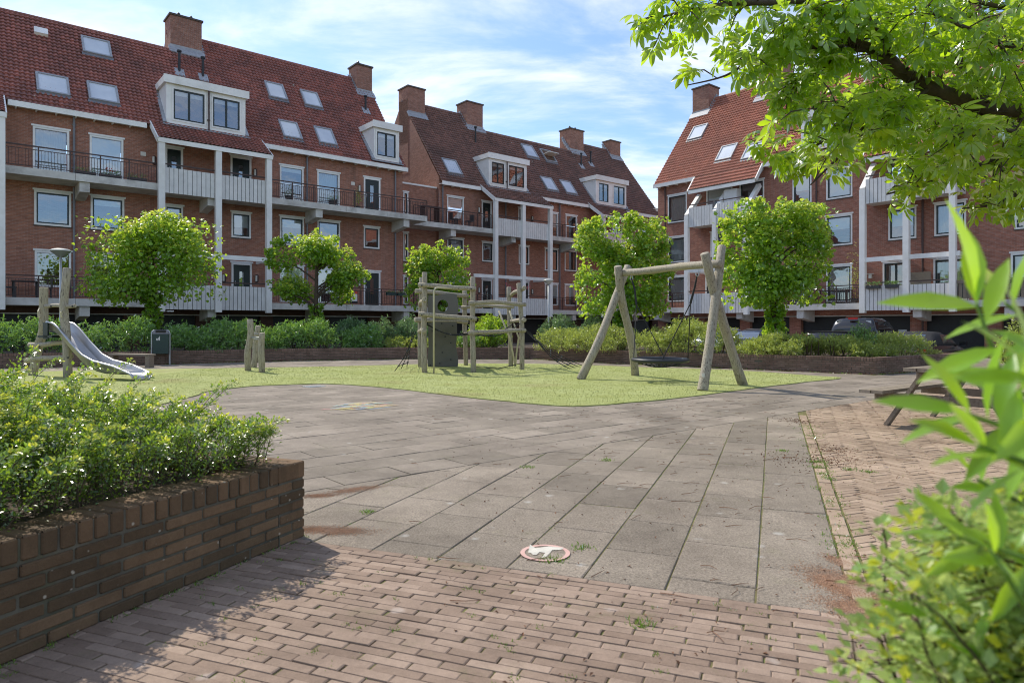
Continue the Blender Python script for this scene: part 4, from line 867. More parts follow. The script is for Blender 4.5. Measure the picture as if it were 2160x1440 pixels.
def shrub(name, label, mat, px, Y, r, top, n, size, T=LT, spiky=True, group=None, z0=.36):
    X = (px-1080)/FPX*Y; e = thing(name, label, 'shrub', (X, Y, z0), group); m = MB(); st = MB(); R = np.random.default_rng(int(px)+3); k = 34
    for i in range(k):
        a = R.uniform(0, 6.28); rr = r*math.sqrt(R.random()); tip = V(X+rr*math.cos(a), Y+rr*math.sin(a), z0+(top-z0)*(1-.45*(rr/r)**2)*R.uniform(.8, 1.05)); b = V(X+rr*.3*math.cos(a), Y+rr*.3*math.sin(a), z0)
        mid = (b+tip)/2+V(math.cos(a), math.sin(a), 0)*rr*.25; st.tube([b, mid, tip], [.012, .009, .004], 4)
        c = n//k; t = R.uniform(.12, 1, c); P = np.where(t[:, None] < .5, b+(mid-b)*(t[:, None]*2), mid+(tip-mid)*(t[:, None]*2-1)); O = R.normal(0, 1, (c, 3)); O[:, 2] += .7; P = P+O*R.uniform(.01, .09, (c, 1))*(1.25-t[:, None])*(1 if spiky else 2.2); leaves(m, P, O/np.linalg.norm(O, axis=1, keepdims=True), size, T, up=.6, spread=.5)
    m.build('foliage', mat, e, extra=(st, MT['twig'])); return e
shrub('tall_shrub', 'upright feathery grey green shrub below the red and white sale sign', MT['bluegreen'], 742, 28.5, .75, 1.75, 3400, .14)
shrub('tall_shrub', 'narrow upright feathery shrub, second from the climbing frame', MT['bluegreen'], 806, 29, .55, 1.68, 2400, .14)
shrub('rounded_shrub', 'rounded blue green shrub just left of the climbing frame', MT['bluegreen'], 868, 28, .8, 1.75, 4800, .11, spiky=False)
shrub('rounded_shrub', 'bright green shrub seen through the climbing frame', MT['linden'], 1032, 26.8, .85, 1.75, 5600, .11, spiky=False)
shrub('rounded_shrub', 'bright green shrub below the climbing wall panel', MT['laurel'], 988, 26.5, .55, 1.0, 2400, .10, spiky=False)
shrub('rounded_shrub', 'ball shaped light green shrub right of the climbing frame', MT['bluegreen'], 1178, 27.5, .85, 1.78, 5600, .10, spiky=False)
shrub('rounded_shrub', 'light green shrub against the boxy linden tree', MT['bluegreen'], 1252, 26.5, .55, 1.75, 3600, .10, spiky=False)
JT = leaf_t(.16, .03, .1)
hedge('low_conifer', 'pale feathery low conifer spilling over the wall right of the climbing frame', MT['juniper'], [(1.6, 26.0), (4.2, 23.2)], 16000, 1.15, 1.03, .10, JT, 'shrub', seed=2, bump=.25)
hedge('low_conifer', 'mounded light green conifer behind the basket swing', MT['juniper'], [(4.6, 22.9), (6.9, 21.2)], 17000, 1.15, 1.18, .095, JT, 'shrub', seed=4, bump=.25)
hedge('low_conifer', 'low light green conifer at the foot of the dense dark linden tree', MT['juniper'], [(7.2, 20.9), (8.7, 19.6)], 12000, 1.1, .84, .09, JT, 'shrub', seed=5, bump=.22)
hedge('low_conifer', 'dark tipped low conifer in the planter corner in front of the pickup', MT['juniper'], [(8.9, 19.3), (11.2, 20.3), (12.0, 20.75)], 18000, 1.0, .84, .09, JT, 'shrub', seed=8, bump=.22)
shrub('young_conifer', 'small dark green conifer sticking up before the pickup truck', MT['laurel'], 1815, 19.8, .45, 1.35, 1800, .09)
shrub('rounded_shrub', 'light green shrub at the right edge beyond the picnic table', MT['juniper'], 2190, 15, .9, 1.5, 5000, .10, spiky=False, z0=0)

# ---- foreground bush inside the left planter: long twigs with tiny glossy leaves
def spraybush(e, base_pts, tips, n_leaf, size, matname, tipmat, T):
    m, mt, st = MB(), MB(), MB(); 
    for b, tip in zip(base_pts, tips):
        b, tip = np.array(b), np.array(tip); mid = (b+tip)/2+V(0, 0, .10)+rng.normal(0, .03, 3); L = np.linalg.norm(tip-b)
        pts = [(1-t)**2*b+2*t*(1-t)*mid+t*t*tip for t in (0, .33, .66, 1)]; st.tube(pts, [.0028, .002, .0015, .0008], 4, caps=False)
        k = int(n_leaf*L); t = rng.uniform(.0, 1, k)**.85; P = ((1-t)**2)[:, None]*b+(2*t*(1-t))[:, None]*mid+(t*t)[:, None]*tip
        d = nrm(tip-b); O = rng.normal(0, 1, (k, 3)); O -= (O@d)[:, None]*d; O /= np.linalg.norm(O, axis=1, keepdims=True)+1e-9
        side = rng.random(k) < .5; tw = rng.uniform(0, .085, (k, 1))*side[:, None]*(1.15-t[:, None]); P = P+O*(tw+.006); X = O*.8+d*.7
        Z = rng.normal(0, .3, (k, 3))+V(0, 0, 1); is_tip = t > .93
        for sel, mm in ((~is_tip, m), (is_tip, mt)):
            if sel.any(): mm.inst(T[0], T[1], P[sel], X[sel], Z[sel], size*rng.uniform(.6, 1.2, sel.sum()), rng.uniform(0, 1, sel.sum()))
    m.build('foliage', MT[matname], e, extra=(st, MT['twig']))
    if len(mt.f): mt.build('foliage_tips', MT[tipmat], e)
e = thing('evergreen_bush', 'glossy small leaved evergreen bush filling the near left planter', 'shrub', (-2.6, 3.6, .37)); B_, T_ = [], []
for i in range(2700):
    a, b = rng.uniform(.12, 4.3), rng.uniform(.14, 3.3); p = pc+wd*a+wn*b
    if p[1] < .2: continue
    ed = min(a, 4.0, b); h = .16+.50*min(1, ed/1.1)**.6*rng.uniform(.62, 1.0)
    p = p; lean = nrm(-wd*math.exp(-a/.6)-wn*math.exp(-b/.35)*.6+rng.normal(0, .6, 2))*rng.uniform(.05, .34)
    if rng.random() < .02: h += .16
    tp_ = V(p[0]+lean[0]-pc[0], p[1]+lean[1]-pc[1])
    if tp_@wd < .02 or tp_@wn < .0: lean = lean*.15
    h *= .9+.1*min(1, a)
    z0 = .38; B_.append((p[0], p[1], z0+h*rng.uniform(.0, .45))); T_.append((p[0]+lean[0], p[1]+lean[1], max(.44, z0+h)))
for px, py, Y in ((500, 800, 4.55), (320, 790, 4.3), (210, 775, 3.6), (280, 760, 5.0), (80, 735, 4.2), (455, 850, 4.6), (520, 890, 4.5), (540, 935, 4.35), (60, 780, 3.2), (130, 760, 4.6)):
    q = at(px, py, Y); B_.append((q[0]-.25, q[1]+.0, q[2]-.22)); T_.append(tuple(q))
spraybush(e, B_, T_, 370, .021, 'boxleaf', 'boxtip', leaf_t(.34, .08, .15))
# ---- foreground right: laurel shoots over a pale small leaved bush, both close to the lens
e = thing('laurel_shoots', 'out of focus laurel shoots with long bright green leaves at the right edge', 'shrub', (.95, .8, 0)); m, st = MB(), MB(); LB = leaf_t(.135, .04, .16, 2)
def shoot(p, q, specs, size):
    st.tube([p, (p+q)/2+rng.normal(0, .008, 3), q], [.004, .0035, .002], 6)
    for t, dx, dz, s_ in specs:
        pos = p+(q-p)*t; X = V(dx, rng.uniform(-.3, .3), dz); m.inst(LB[0], LB[1], pos[None, :], X[None, :], V(rng.uniform(-.5, .5), rng.uniform(-.9, .2), .75)[None, :], size*s_*.86, rng.uniform(0, 1, 1))
shoot(at(2240, 1000, .85), at(2060, 640, .80), [(.98, -1, .16, 1.0), (1., -.15, 1, 1.2), (1., .05, 1, .9), (.9, .35, 1, .8), (.85, 1, -.4, .8), (.75, -.9, -.35, .9), (.7, .9, .4, .8), (.6, -1, .1, .9), (.5, .6, .9, 1.0), (.42, -.9, .5, 1.0), (.3, -.7, .8, .8), (.2, .2, 1, 1)], .125)
shoot(at(2270, 930, .75), at(2035, 870, .72), [(1, -1, .22, .85), (.95, -.5, 1, .75), (.9, -.8, -.2, .8), (.8, -.05, 1, .9), (.7, .3, 1, .8), (.6, -.7, -.6, .8), (.45, .1, 1, 1.1), (.35, -.5, -.9, .8), (.2, .2, -1, .9), (.3, .7, .7, .9)], .12)
shoot(at(2280, 760, .9), at(2120, 640, .9), [(1, -.6, .8, .9), (.9, .1, 1, .9), (.8, -.9, -.2, .9), (.6, .3, 1, .9), (.5, -.6, -.8, .9)], .12)
shoot(at(2300, 1250, .8), at(2020, 1130, .75), [(1, -1, .2, .9), (.95, -.6, .8, .8), (.85, -.8, -.4, .8), (.7, .1, 1, .8), (.6, -.7, .6, .9), (.5, -.5, -.8, .9), (.3, .4, .9, .9), (.2, -.8, .5, .9)], .10)
shoot(at(2260, 1150, .9), at(2060, 1010, .85), [(1, -.7, .8, .8), (.95, .1, 1, .8), (.85, -1, .2, .8), (.6, .4, 1, .7), (.5, -.9, -.3, .8)], .09)
shoot(at(2200, 1460, .85), at(1960, 1300, .85), [(1, -.9, .3, .8), (.9, -.2, 1, .7), (.8, -1, -.1, .7), (.6, .3, .9, .7), (.4, -.9, .4, .8)], .085)
shoot(at(2320, 1080, .7), at(2065, 940, .68), [(1, -1, .5, .9), (.95, -.7, 1, .8), (.85, -1, .1, 1.0), (.8, .1, 1, .9), (.65, -.8, -.5, .9), (.6, -.1, 1, 1.0), (.45, -.9, .6, 1), (.3, .3, 1, 1.1), (.25, -.8, -.6, .9)], .10)
shoot(at(2330, 980, .65), at(2165, 770, .66), [(1, -.8, .7, .9), (.95, -.1, 1, 1.0), (.85, -1, .1, .9), (.7, .5, 1, .9), (.6, -.8, -.6, 1.0), (.5, -.3, 1, 1.0), (.3, -1, .4, 1.0)], .10)
shoot(at(2250, 1350, .7), at(2090, 1160, .7), [(1, -.8, .7, .8), (.95, .0, 1, .8), (.85, -1, .1, .8), (.6, -.8, .9, .8), (.4, .2, 1, .8)], .08)
st.tube([(.95, .85, 0), tuple(at(2240, 1000, .85))], .008, 6); m.build('foliage', MT['bigleaf'], e, True, extra=(st, MT['weed']))
e = thing('pale_shrub', 'blurred pale green small leaved bush in the bottom right corner', 'shrub', (1.1, 1.3, 0)); B_, T_ = [], []
for i in range(760):
    t = rng.random(); px = 2290-rng.random()**1.25*(470*t**1.8+80); top = 1440-(440*t)*(1 if px > 1880 else max(.15, (px-1660)/220))
    py = rng.uniform(top, 1560); Y = rng.uniform(.82, 1.3); q = at(px, py, Y)
    if q[2] < .08: continue
    B_.append((q[0]+rng.uniform(.02, .2), q[1]+rng.normal(0, .05), q[2]-rng.uniform(.05, .2))); T_.append(tuple(q))
spraybush(e, B_, T_, 260, .021, 'paleleaf', 'boxtip', leaf_t(.40, .05, .1))
# ---- the big chestnut: trunk outside the frame on the right, limbs reaching in over the square
e = thing('chestnut_tree', 'large horse chestnut tree whose leafy branches hang in from the upper right', 'tree', (9.8, 8.6, 0)); br, lf = MB(), MB(); R = np.random.default_rng(11)
br.tube([(9.8, 8.6, -.03), (9.75, 8.6, 1.5), (9.6, 8.6, 3.2), (9.3, 8.55, 4.6), (9.2, 8.6, 7)], [.32, .26, .23, .2, .12], 14, jit=.06)
PALM = [[], []]; lv, lfc = leaf_t(.21, .05, .30, 2); lv = [(x, y*(.55+.9*x if x < .75 else 1.2), z) for x, y, z in lv]
for k, (an, L) in enumerate([(0, 1), (.75, .88), (-.75, .88), (1.55, .62), (-1.55, .62)]):
    o = len(PALM[0]); PALM[0] += [((x*math.cos(an)-y*math.sin(an))*L+.12*math.cos(an), (x*math.sin(an)+y*math.cos(an))*L+.12*math.sin(an), z*1.2*L-.12*x) for x, y, z in lv]; PALM[1] += [tuple(i+o for i in f) for f in lfc]
LP, LX, LZ = [], [], []
def lowb(x): return float(np.interp(x, [1340, 1400, 1450, 1540, 1570, 1640, 1720, 1830, 1890, 1960, 2010, 2060, 2160, 2300], [95, 170, 205, 205, 330, 400, 400, 360, 460, 430, 400, 480, 510, 520]))
def limb(pts, r0, r1, tw=1.0, dens=1.0):
    pts = [np.array(p) for p in pts]; k = len(pts); out = []
    for i in range(k-1):
        for t in np.linspace(0, 1, 5, endpoint=False):
            p0, p1, p2, p3 = pts[max(i-1, 0)], pts[i], pts[i+1], pts[min(i+2, k-1)]
            out.append(.5*(2*p1+(p2-p0)*t+(2*p0-5*p1+4*p2-p3)*t*t+(3*p1-p0-3*p2+p3)*t**3))
    out.append(pts[-1]); m_ = len(out); rad = [r0+(r1-r0)*(i/(m_-1)) for i in range(m_)]; br.tube(out, rad, 8, jit=.06)
    for i in range(2, m_):
        f = i/(m_-1); nt = 1+int(R.random()*2.4*dens)
        for _ in range(nt):
            d = nrm(out[i]-out[i-1]); s_ = nrm(d*R.uniform(.3, 1.1)+R.normal(0, .75, 3)+V(0, 0, -.15)); L = R.uniform(.35, .95)*tw*(1.15-.4*f); a = out[i]; b = a+s_*L+V(0, 0, -.10*L)
            if (b[2]-EYE)/b[1]*FPX < 688-lowb(1080+b[0]/b[1]*FPX)+30: continue
            br.tube([a, (a+b)/2+V(0, 0, .05), b], [max(.006, rad[i]*.35), .008, .004], 5, caps=False)
            for q in np.linspace(.25, 1, int(3+5*L)):
                c = a+(b-a)*q+R.normal(0, .06, 3); 
                for _2 in range(R.integers(1, 4)): x = nrm(s_*.5+R.normal(0, .8, 3)); LP.append(c+x*R.uniform(.03, .16)); LX.append(x+V(0, 0, -.35)); LZ.append(V(0, 0, 1)+R.normal(0, .35, 3))
limb([(9.3, 8.6, 4.4), at(2330, 330, 8.8), at(2160, 238, 8.5), at(2060, 220, 8.3), at(1960, 185, 8.1), at(1900, 150, 8.0), at(1840, 105, 7.9), at(1790, 88, 7.8)], .13, .05, 1, 1.2)
limb([at(1960, 185, 8.1), at(1870, 195, 7.9), at(1800, 300, 7.8), at(1750, 350, 7.7), at(1710, 390, 7.6)], .03, .008, 1.0, .8)
limb([at(1840, 105, 7.9), at(1780, 105, 7.8), at(1690, 100, 7.7), at(1600, 120, 7.7), at(1530, 160, 7.6), at(1450, 180, 7.6)], .035, .006, .6, .9)
limb([at(2330, 20, 8.6), at(2150, -40, 8.0), at(1900, -60, 7.6), at(1700, 0, 7.5), at(1540, 8, 7.4), at(1420, 30, 7.3), at(1385, 40, 7.3)], .07, .006, .55, .9)
limb([at(2060, 220, 8.3), at(1990, 260, 8.8), at(1880, 250, 9.0), at(1760, 290, 9.1), at(1660, 330, 9.0), at(1590, 320, 9.0)], .035, .006, .5, 1.0)
limb([at(2100, 230, 8.4), at(2010, 120, 8.6), at(1930, 50, 8.9), at(1820, 10, 9.2)], .04, .01, 1.0, 1.4)
limb([at(2250, 280, 8.6), at(2120, 330, 8.2), at(2030, 360, 8.1), at(1940, 390, 8.0), at(1870, 410, 7.9)], .045, .008, .75, 1.5)
limb([at(2250, 330, 8.8), at(2160, 400, 8.2), at(2100, 430, 8.0), at(2030, 440, 7.9)], .04, .008, .6, 1.1)
limb([at(2300, 100, 8.2), at(2150, 100, 7.7), at(2040, 60, 7.4), at(1950, 20, 7.2)], .05, .01, .9, 1.5)
limb([at(2300, 150, 9.2), at(2180, 160, 9.4), at(2050, 180, 9.6), at(1920, 220, 9.7), at(1800, 190, 9.7)], .05, .01, 1.0, 1.4)
limb([at(2300, 250, 7.6), at(2200, 290, 7.2), at(2100, 270, 7.0), at(2000, 290, 6.9)], .04, .01, .7, 1.2)
limb([at(1960, 185, 8.1), at(1900, 230, 7.6), at(1790, 230, 7.4), at(1700, 230, 7.3)], .03, .006, .55, 1.0)
limb([at(1900, 150, 8.0), at(1830, 40, 7.6), at(1740, 20, 7.4), at(1640, 50, 7.3)], .03, .006, .65, 1.2)
limb([at(1790, 88, 7.8), at(1720, 160, 7.7), at(1660, 190, 7.6)], .02, .005, .45, .9)
limb([at(2280, 0, 9.2), at(2150, 20, 9.4), at(2020, 0, 9.5), at(1900, 30, 9.6)], .05, .01, 1.0, 1.5)
limb([(9.2, 8.6, 5.4), (8.5, 7.0, 6.2), (7.2, 5.6, 6.8)], .12, .03, 1.6, 1.0); limb([(9.2, 8.6, 6), (10.5, 10, 7.4), (11.6, 11.6, 8)], .12, .03, 1.6, 1.0); limb([(9.2, 8.6, 6.4), (10.6, 7.6, 7.2), (12, 6.6, 7.7)], .12, .03, 1.6, 1.0)
LP, LX, LZ = np.array(LP), np.array(LX), np.array(LZ)
lpx = 1080+LP[:, 0]/LP[:, 1]*FPX; low = np.interp(lpx, [1340, 1400, 1450, 1540, 1570, 1640, 1720, 1830, 1890, 1960, 2010, 2060, 2160, 2300], [95, 170, 205, 205, 330, 400, 400, 360, 460, 430, 400, 480, 510, 520])+R.normal(0, 22, len(LP)); ok = (LP[:, 2]-EYE)/LP[:, 1]*FPX > 688-low                       # nothing hangs lower than the lowest shoots
lpy = 688-(LP[:, 2]-EYE)/LP[:, 1]*FPX; ly = np.interp(lpx, [1780, 1790, 1840, 1900, 1960, 2060, 2160, 2300], [85, 88, 105, 150, 185, 220, 238, 320]); ok &= ~((lpx > 1775) & (np.abs(lpy-ly) < 22) & (LP[:, 1] < 8.4)) & (R.random(len(LP)) < .78)
LP, LX, LZ = LP[ok], LX[ok], LZ[ok]
lf.inst(PALM[0], PALM[1], LP, LX, LZ, R.uniform(.10, .185, len(LP)), R.random(len(LP)))
br.build('branches', MT['bark'], e, True); lf.build('crown', MT['chestnut'], e, True)
print('chestnut leaves', len(LP))

# ---- small growth and litter on the paving
m = MB(); T1 = leaf_t(.10, .02, .3); P = []
def tuft(x, y, n, h, r): 
    p = np.stack([rng.normal(x, r, n), rng.normal(y, r, n), np.full(n, -.008)], 1); X = rng.normal(0, .55, (n, 3)); X[:, 2] = rng.uniform(.5, 1.2, n); m.inst(T1[0], T1[1], p, X, rng.normal(0, 1, (n, 3)), rng.uniform(.5, 1, n)*h, rng.random(n))
for j in range(0, 46):
    for i in range(80):
        if rng.random() > .42: continue
        c = PC-W*(j*.052)+WP*(rng.uniform(-1.5, 3.0))
        if c[1] > .9: tuft(c[0], c[1], rng.integers(3, 9), .011, .009)
for i in range(130): c = PC-W*rng.uniform(0, 1.9)+WP*rng.uniform(-1.3, 2.6); tuft(c[0], c[1], 16, .022, .012)
for i in range(620):
    j = rng.integers(0, 9); c = PR+W*rng.uniform(-1, 5.4)-WP*(j*.405)
    if (c-P0)@nA < 0 and (c-PC)@W > 0: tuft(c[0], c[1], rng.integers(4, 12), .014, .012)
for i in range(90): c = PR+W*rng.uniform(-.4, 5.0)+WP*rng.normal(.05, .05); tuft(c[0], c[1], 16, .03, .03)
for px, py in ((1725, 985), (1735, 1000), (1715, 975), (1745, 1010), (1790, 990), (1830, 995), (1650, 950), (1160, 1180), (1175, 1183), (1225, 1155), (775, 1080), (1355, 1318), (1280, 970), (1115, 985)): c = gp(px, py); tuft(c[0], c[1], 60, .035, .028)
for i in range(500): c = (rng.uniform(2.5, 9), rng.uniform(4, 11)); 
for i in range(380):
    y = rng.uniform(3.5, 11); x = rng.uniform(.37*y+.4, .8*y); tuft(x, y, 6, .02, .02)
for i in range(300):
    y = rng.uniform(5, 15); x = rng.uniform(-.5*y, .55*y); k = round(((V(x, y)-P0)@nA)/.405)*.405; c = P0+dA*((V(x, y)-P0)@dA)+nA*k
    if (c-P0)@nA > 0 and not inpoly(c[0], c[1], TURF): tuft(c[0], c[1], 6, .016, .015)
for a, b in zip(PF[2:-1], PF[3:]):
    for i in range(60): c = a+(b-a)*rng.random(); n_ = nrm(V(-(b-a)[1], (b-a)[0])); c = c-n_*rng.uniform(.01, .12); tuft(c[0], c[1], 9, .06, .03)
for i in range(70): c = pc+wd*rng.uniform(0, 3)-wn*abs(rng.normal(.01, .015)); tuft(c[0], c[1], 7, .03, .012)
tag(m.build('weeds', MT['weed'], None), 'small green weeds and moss growing in the paving joints', 'weeds', kind='stuff')
m = MB()
def twig(x, y, L, z=.006):
    a = rng.normal(.1, .6); d = V(math.cos(a), math.sin(a), 0); s_ = V(x, y, z); m.tube([s_, s_+d*L*.5+V(0, 0, .006)+V(-d[1], d[0], 0)*rng.normal(0, .08*L), s_+d*L+V(0, 0, .002)], [.0022, .002, .001], 4)
for i in range(240):
    y = 2.6+rng.random()**.8*9; x = rng.uniform(.12*y, .72*y) if i % 4 else rng.uniform(-.2*y, .4*y); twig(x, y, rng.uniform(.03, .15))
LR = leaf_t(.25, .1, .3); n = 900; yy = 2.3+rng.random(n)*10; xx = yy*rng.uniform(-.1, .75, n); m.inst(LR[0], LR[1], np.stack([xx, yy, np.full(n, .006)], 1), np.stack([rng.normal(0, 1, n), rng.normal(0, 1, n), rng.normal(0, .15, n)], 1), np.tile(V(0, 0, 1), (n, 1)), rng.uniform(.008, .026, n), rng.random(n))
for c0_, k, s_ in (((3.75, 8.9), 160, .13), ((3.0, 6.3), 220, .16), ((3.25, 6.9), 160, .12), ((2.6, 6.35), 120, .2)):
    m.inst(LR[0], LR[1], np.stack([rng.normal(c0_[0], s_, k), rng.normal(c0_[1], s_*1.2, k), np.full(k, .008)], 1), rng.normal(0, 1, (k, 3)), np.tile(V(0, 0, 1), (k, 1)), rng.uniform(.01, .03, k), rng.random(k))
for a, b in zip(PF[1:-1], PF[2:]):
    k = 260; tt = rng.random(k)[:, None]; n_ = nrm(V(-(b-a)[1], (b-a)[0])); c = a+(b-a)*tt-n_*np.abs(rng.normal(.06, .09, (k, 1))); m.inst(LR[0], LR[1], np.concatenate([c, np.full((k, 1), .01)], 1), rng.normal(0, 1, (k, 3)), np.tile(V(0, 0, 1), (k, 1)), rng.uniform(.03, .08, k), rng.random(k))
tag(m.build('leaf_litter', MT['straw'], None), 'brown twigs and dry leaf litter scattered over the paving', 'leaf litter', kind='stuff')

# ------------------------------------------------------------------ play equipment
def log(par, pts, r0, r1=None, name='log_post', n=12):
    pts = [np.array(p, float) for p in pts]; k = 9; out = []; tot = len(pts)-1; j1, j2 = random.uniform(0, 6), random.uniform(0, 6)
    for i in range(k):
        t = i/(k-1)*tot; a = min(int(t), tot-1); p = pts[a]+(pts[a+1]-pts[a])*(t-a); out.append(p+V(math.sin(i*.8+j1), math.cos(i*.7+j2), 0 if abs((pts[-1]-pts[0])[2]) > .5 else math.sin(i*.9+j2)*1.2)*.012)
    r1 = r1 or r0; rad = [(r0+(r1-r0)*i/(k-1))*random.uniform(.95, 1.05) for i in range(k)]
    m = MB(); d0, d1 = nrm(out[0]-out[1]), nrm(out[-1]-out[-2]); out = [out[0]+d0*0]+out[0:]+[out[-1]+d1*.012]; rad = [rad[0]*.86]+rad+[rad[-1]*.84]; out[1] = out[1]-d0*.012
    m.tube(out, rad, n); o = m.build(name, MT['log'], par, True)
    try: o.data.set_sharp_from_angle(angle=.9)
    except Exception: pass
    return o
def bolt(m, p, d, r=.018): d = nrm(d); m.tube([np.array(p), np.array(p)+d*.012], r, 8)
# slide
L0, R0 = V(-11.75, 17.1, 0), V(-10.75, 16.4, 0)
e = thing('play_slide', 'stainless steel slide on two crooked log posts at the far left', 'slide', (-10.9, 16.4, 0))
log(e, [at(70, 790, 17.2)*V(1, 1, 0), at(78, 735, 17.2), at(93, 690, 17.1), at(94, 607, 17.1)], .105, .1); log(e, [R0, R0+V(0, 0, .9), at(133, 640, 16.5), at(141, 566, 16.5)], .10, .09)
log(e, [at(96, 645, 16.95), at(159, 645, 16.3)], .05, .045, 'crossbar'); log(e, [at(63, 728, 17.3), at(146, 722, 16.55)], .065, .06, 'rung'); log(e, [at(54, 760, 17.3), at(150, 751, 16.55)], .07, .06, 'rung')
for px, y0, y1, Y in ((83, 650, 669, 17), (131, 655, 668, 16.4)): m = MB(); m.tube([at(px, y0, Y), at(px-3, (y0+y1)/2-3, Y-.12), at(px-2, y1, Y-.1), at(px+2, y1, Y)], .016, 6, False); m.build('hand_grip', MT['cream_pole'], e)
for px, py, Y in ((108, 646, 16.7), (153, 646, 16.3), (84, 731, 16.95), (146, 726, 16.35), (144, 754, 16.3)): m = MB(); bolt(m, at(px, py, Y-.06), (0, -1, 0), .022); m.build('bolt', MT['pipeb'], e)
S0, S1 = V(-11.25, 16.75, 0), V(-8.42, 15.45, 0); ax = nrm(S1-S0); sd = V(-ax[1], ax[0], 0); LL = np.linalg.norm(S1-S0)
prof = [(0, 1.10), (.28, 1.06), (.5, .93), (.9, .62), (1.35, .32), (1.75, .18), (2.1, .13), (LL-.28, .13), (LL-.1, .12), (LL-.01, .06), (LL, .0)]
pr = []                                  # denser profile
for i in range(len(prof)-1):
    for t in (0, .5): a, b = prof[i], prof[i+1]; pr.append((a[0]+(b[0]-a[0])*t, a[1]+(b[1]-a[1])*t))
pr.append(prof[-1]); m = MB(); vs = []; hw = .235
for x, z in pr:
    hgt = .24 if x < 2.25 else max(.05, .24*(LL+.05-x)/(LL-2.2)); c = S0+ax*x+V(0, 0, z+.02)
    sec = [(-hw-.03, hgt-.02), (-hw-.015, hgt+.012), (-hw+.012, hgt), (-hw+.02, .05), (-hw+.06, 0), (0, -.008), (hw-.06, 0), (hw-.02, .05), (hw-.012, hgt), (hw+.015, hgt+.012), (hw+.03, hgt-.02)]
    vs += [c+sd*a+V(0, 0, b) for a, b in sec]
k = 11; m.add(vs, [(i*k+j, i*k+j+1, (i+1)*k+j+1, (i+1)*k+j) for i in range(len(pr)-1) for j in range(k-1)], .5); o = m.build('slide_chute', MT['steel'], e, True)
md = o.modifiers.new('thick', 'SOLIDIFY'); md.thickness = .012; md.offset = -1
m = MB()
for s_ in (-1, 1):
    c = S0+sd*s_*(hw+.03)+ax*.02+V(0, 0, 1.14); m.obox(c, ax*.09, sd*.02, V(0, 0, .2))
m.obox(S0+ax*.0+V(0, 0, 1.0), ax*.28, sd*(hw+.05), V(0, 0, .03)); m.build('slide_bracket', MT['dark'], e)
# three short posts with metal bars
e = thing('balance_posts', 'trio of short log posts joined by small metal bars, left of centre', 'play posts', (-7.2, 18.8, 0))
pa_, pb_, pc_ = at(524, 783, 18.9)*V(1, 1, 0), at(552, 787, 18.2)*V(1, 1, 0), at(536, 775, 20.3)*V(1, 1, 0)
log(e, [pa_, at(522, 740, 18.8), at(529, 705, 18.8), at(528, 674, 18.8)], .088, .085); log(e, [pb_, at(551, 745, 18.1), at(553, 703, 18.1)], .085, .08); log(e, [pc_, at(538, 730, 20.3), at(546, 688, 20.3)], .085, .08)
for p_, q_ in ((at(530, 712, 18.8), at(550, 712, 18.1)), (at(530, 704, 18.8), at(545, 704, 20.2)), (at(530, 716, 18.8), at(545, 716, 20.2))): m = MB(); m.tube([p_, q_], .02, 8); m.build('metal_bar', MT['galv'], e)
# climbing frame
e = thing('climbing_frame', 'log climbing frame with nets, climbing wall panel and pole at centre', 'climbing frame', (-1.2, 19.4, 0))
PX = {'a': (895, 18.06, 575), 'b': (886, 20.6, 586), 'c': (998, 18.25, 585), 'd': (1102, 19.4, 598), 'e': (1077, 21.0, 606), 'f': (982, 21.5, 612)}
def PP(k, z=0): px, Y, _ = PX[k]; return V((px-1080)/FPX*Y, Y, z)
for k_, (px, Y, py) in PX.items(): zt = EYE+(688-py)/FPX*Y; b = PP(k_); tw = {'a': .0, 'b': .04, 'c': -.02, 'd': -.09, 'e': -.06, 'f': -.04}[k_]; log(e, [b, b+V(tw*.3, 0, zt*.5), b+V(tw, 0, zt)], .078 if k_ in 'ac' else .072, .068)
def bm(k1, z1, k2, z2, r=.062, ex=.14, off=-.12, name='log_beam'):
    a, b = PP(k1, z1), PP(k2, z2); d = nrm(b-a); s_ = V(0, off, 0); log(e, [a-d*ex+s_, (a+b)/2+s_+V(0, 0, .02), b+d*ex*.6+s_], r, r*.92, name)
bm('a', 2.32, 'c', 2.24, .062); bm('a', 1.55, 'c', 1.44, .066); bm('b', 2.3, 'f', 2.2, .07); bm('b', 1.45, 'f', 1.40, .075); bm('c', 1.88, 'd', 1.88, .06); bm('c', 1.07, 'd', 1.12, .06); bm('f', 1.86, 'e', 1.86, .055); bm('f', 1.0, 'c', 1.04, .05, .1); bm('a', 1.95, 'b', 1.9, .07, .2, 0); bm('a', 1.14, 'b', 1.1, .07, .2, 0); bm('d', 2.32, 'e', 2.2, .062, .2, 0); bm('d', 1.42, 'e', 1.4, .062, .2, 0)
m = MB()      # climbing wall: wavy outline with a round window
x0, x1, yy = at(903, 700, 20.7)[0], at(964, 700, 20.7)[0], 20.7; zt = 2.22; hx, hz, hr = at(934, 645, 20.7)[0], at(934, 645, 20.7)[2], .185
nz_, ns_ = 44, 26; 
def px_(t, u): wv_ = .02*math.sin(t*9+1)+.015*math.sin(t*17); return x0+(x1-x0)*u+(wv_ if u > .5 else -wv_*.5)+(.1*max(0, t-.75)*(1 if u > .5 else 0))
outer = [(px_(i/nz_, 1), i/nz_*zt) for i in range(nz_+1)]+[(x1+(x0-x1)*i/10+.02, zt+.03*math.sin(i*.6)) for i in range(1, 10)]+[(px_(i/nz_, 0), i/nz_*zt) for i in range(nz_, -1, -1)]
hole = [(hx+hr*math.cos(a)*.9, hz+hr*math.sin(a)) for a in np.linspace(0, 2*PI, 28, endpoint=False)]
tri = tessellate_polygon([[Vector((x, z, 0)) for x, z in outer], [Vector((x, z, 0)) for x, z in hole]]); al = outer+hole; na = len(al)
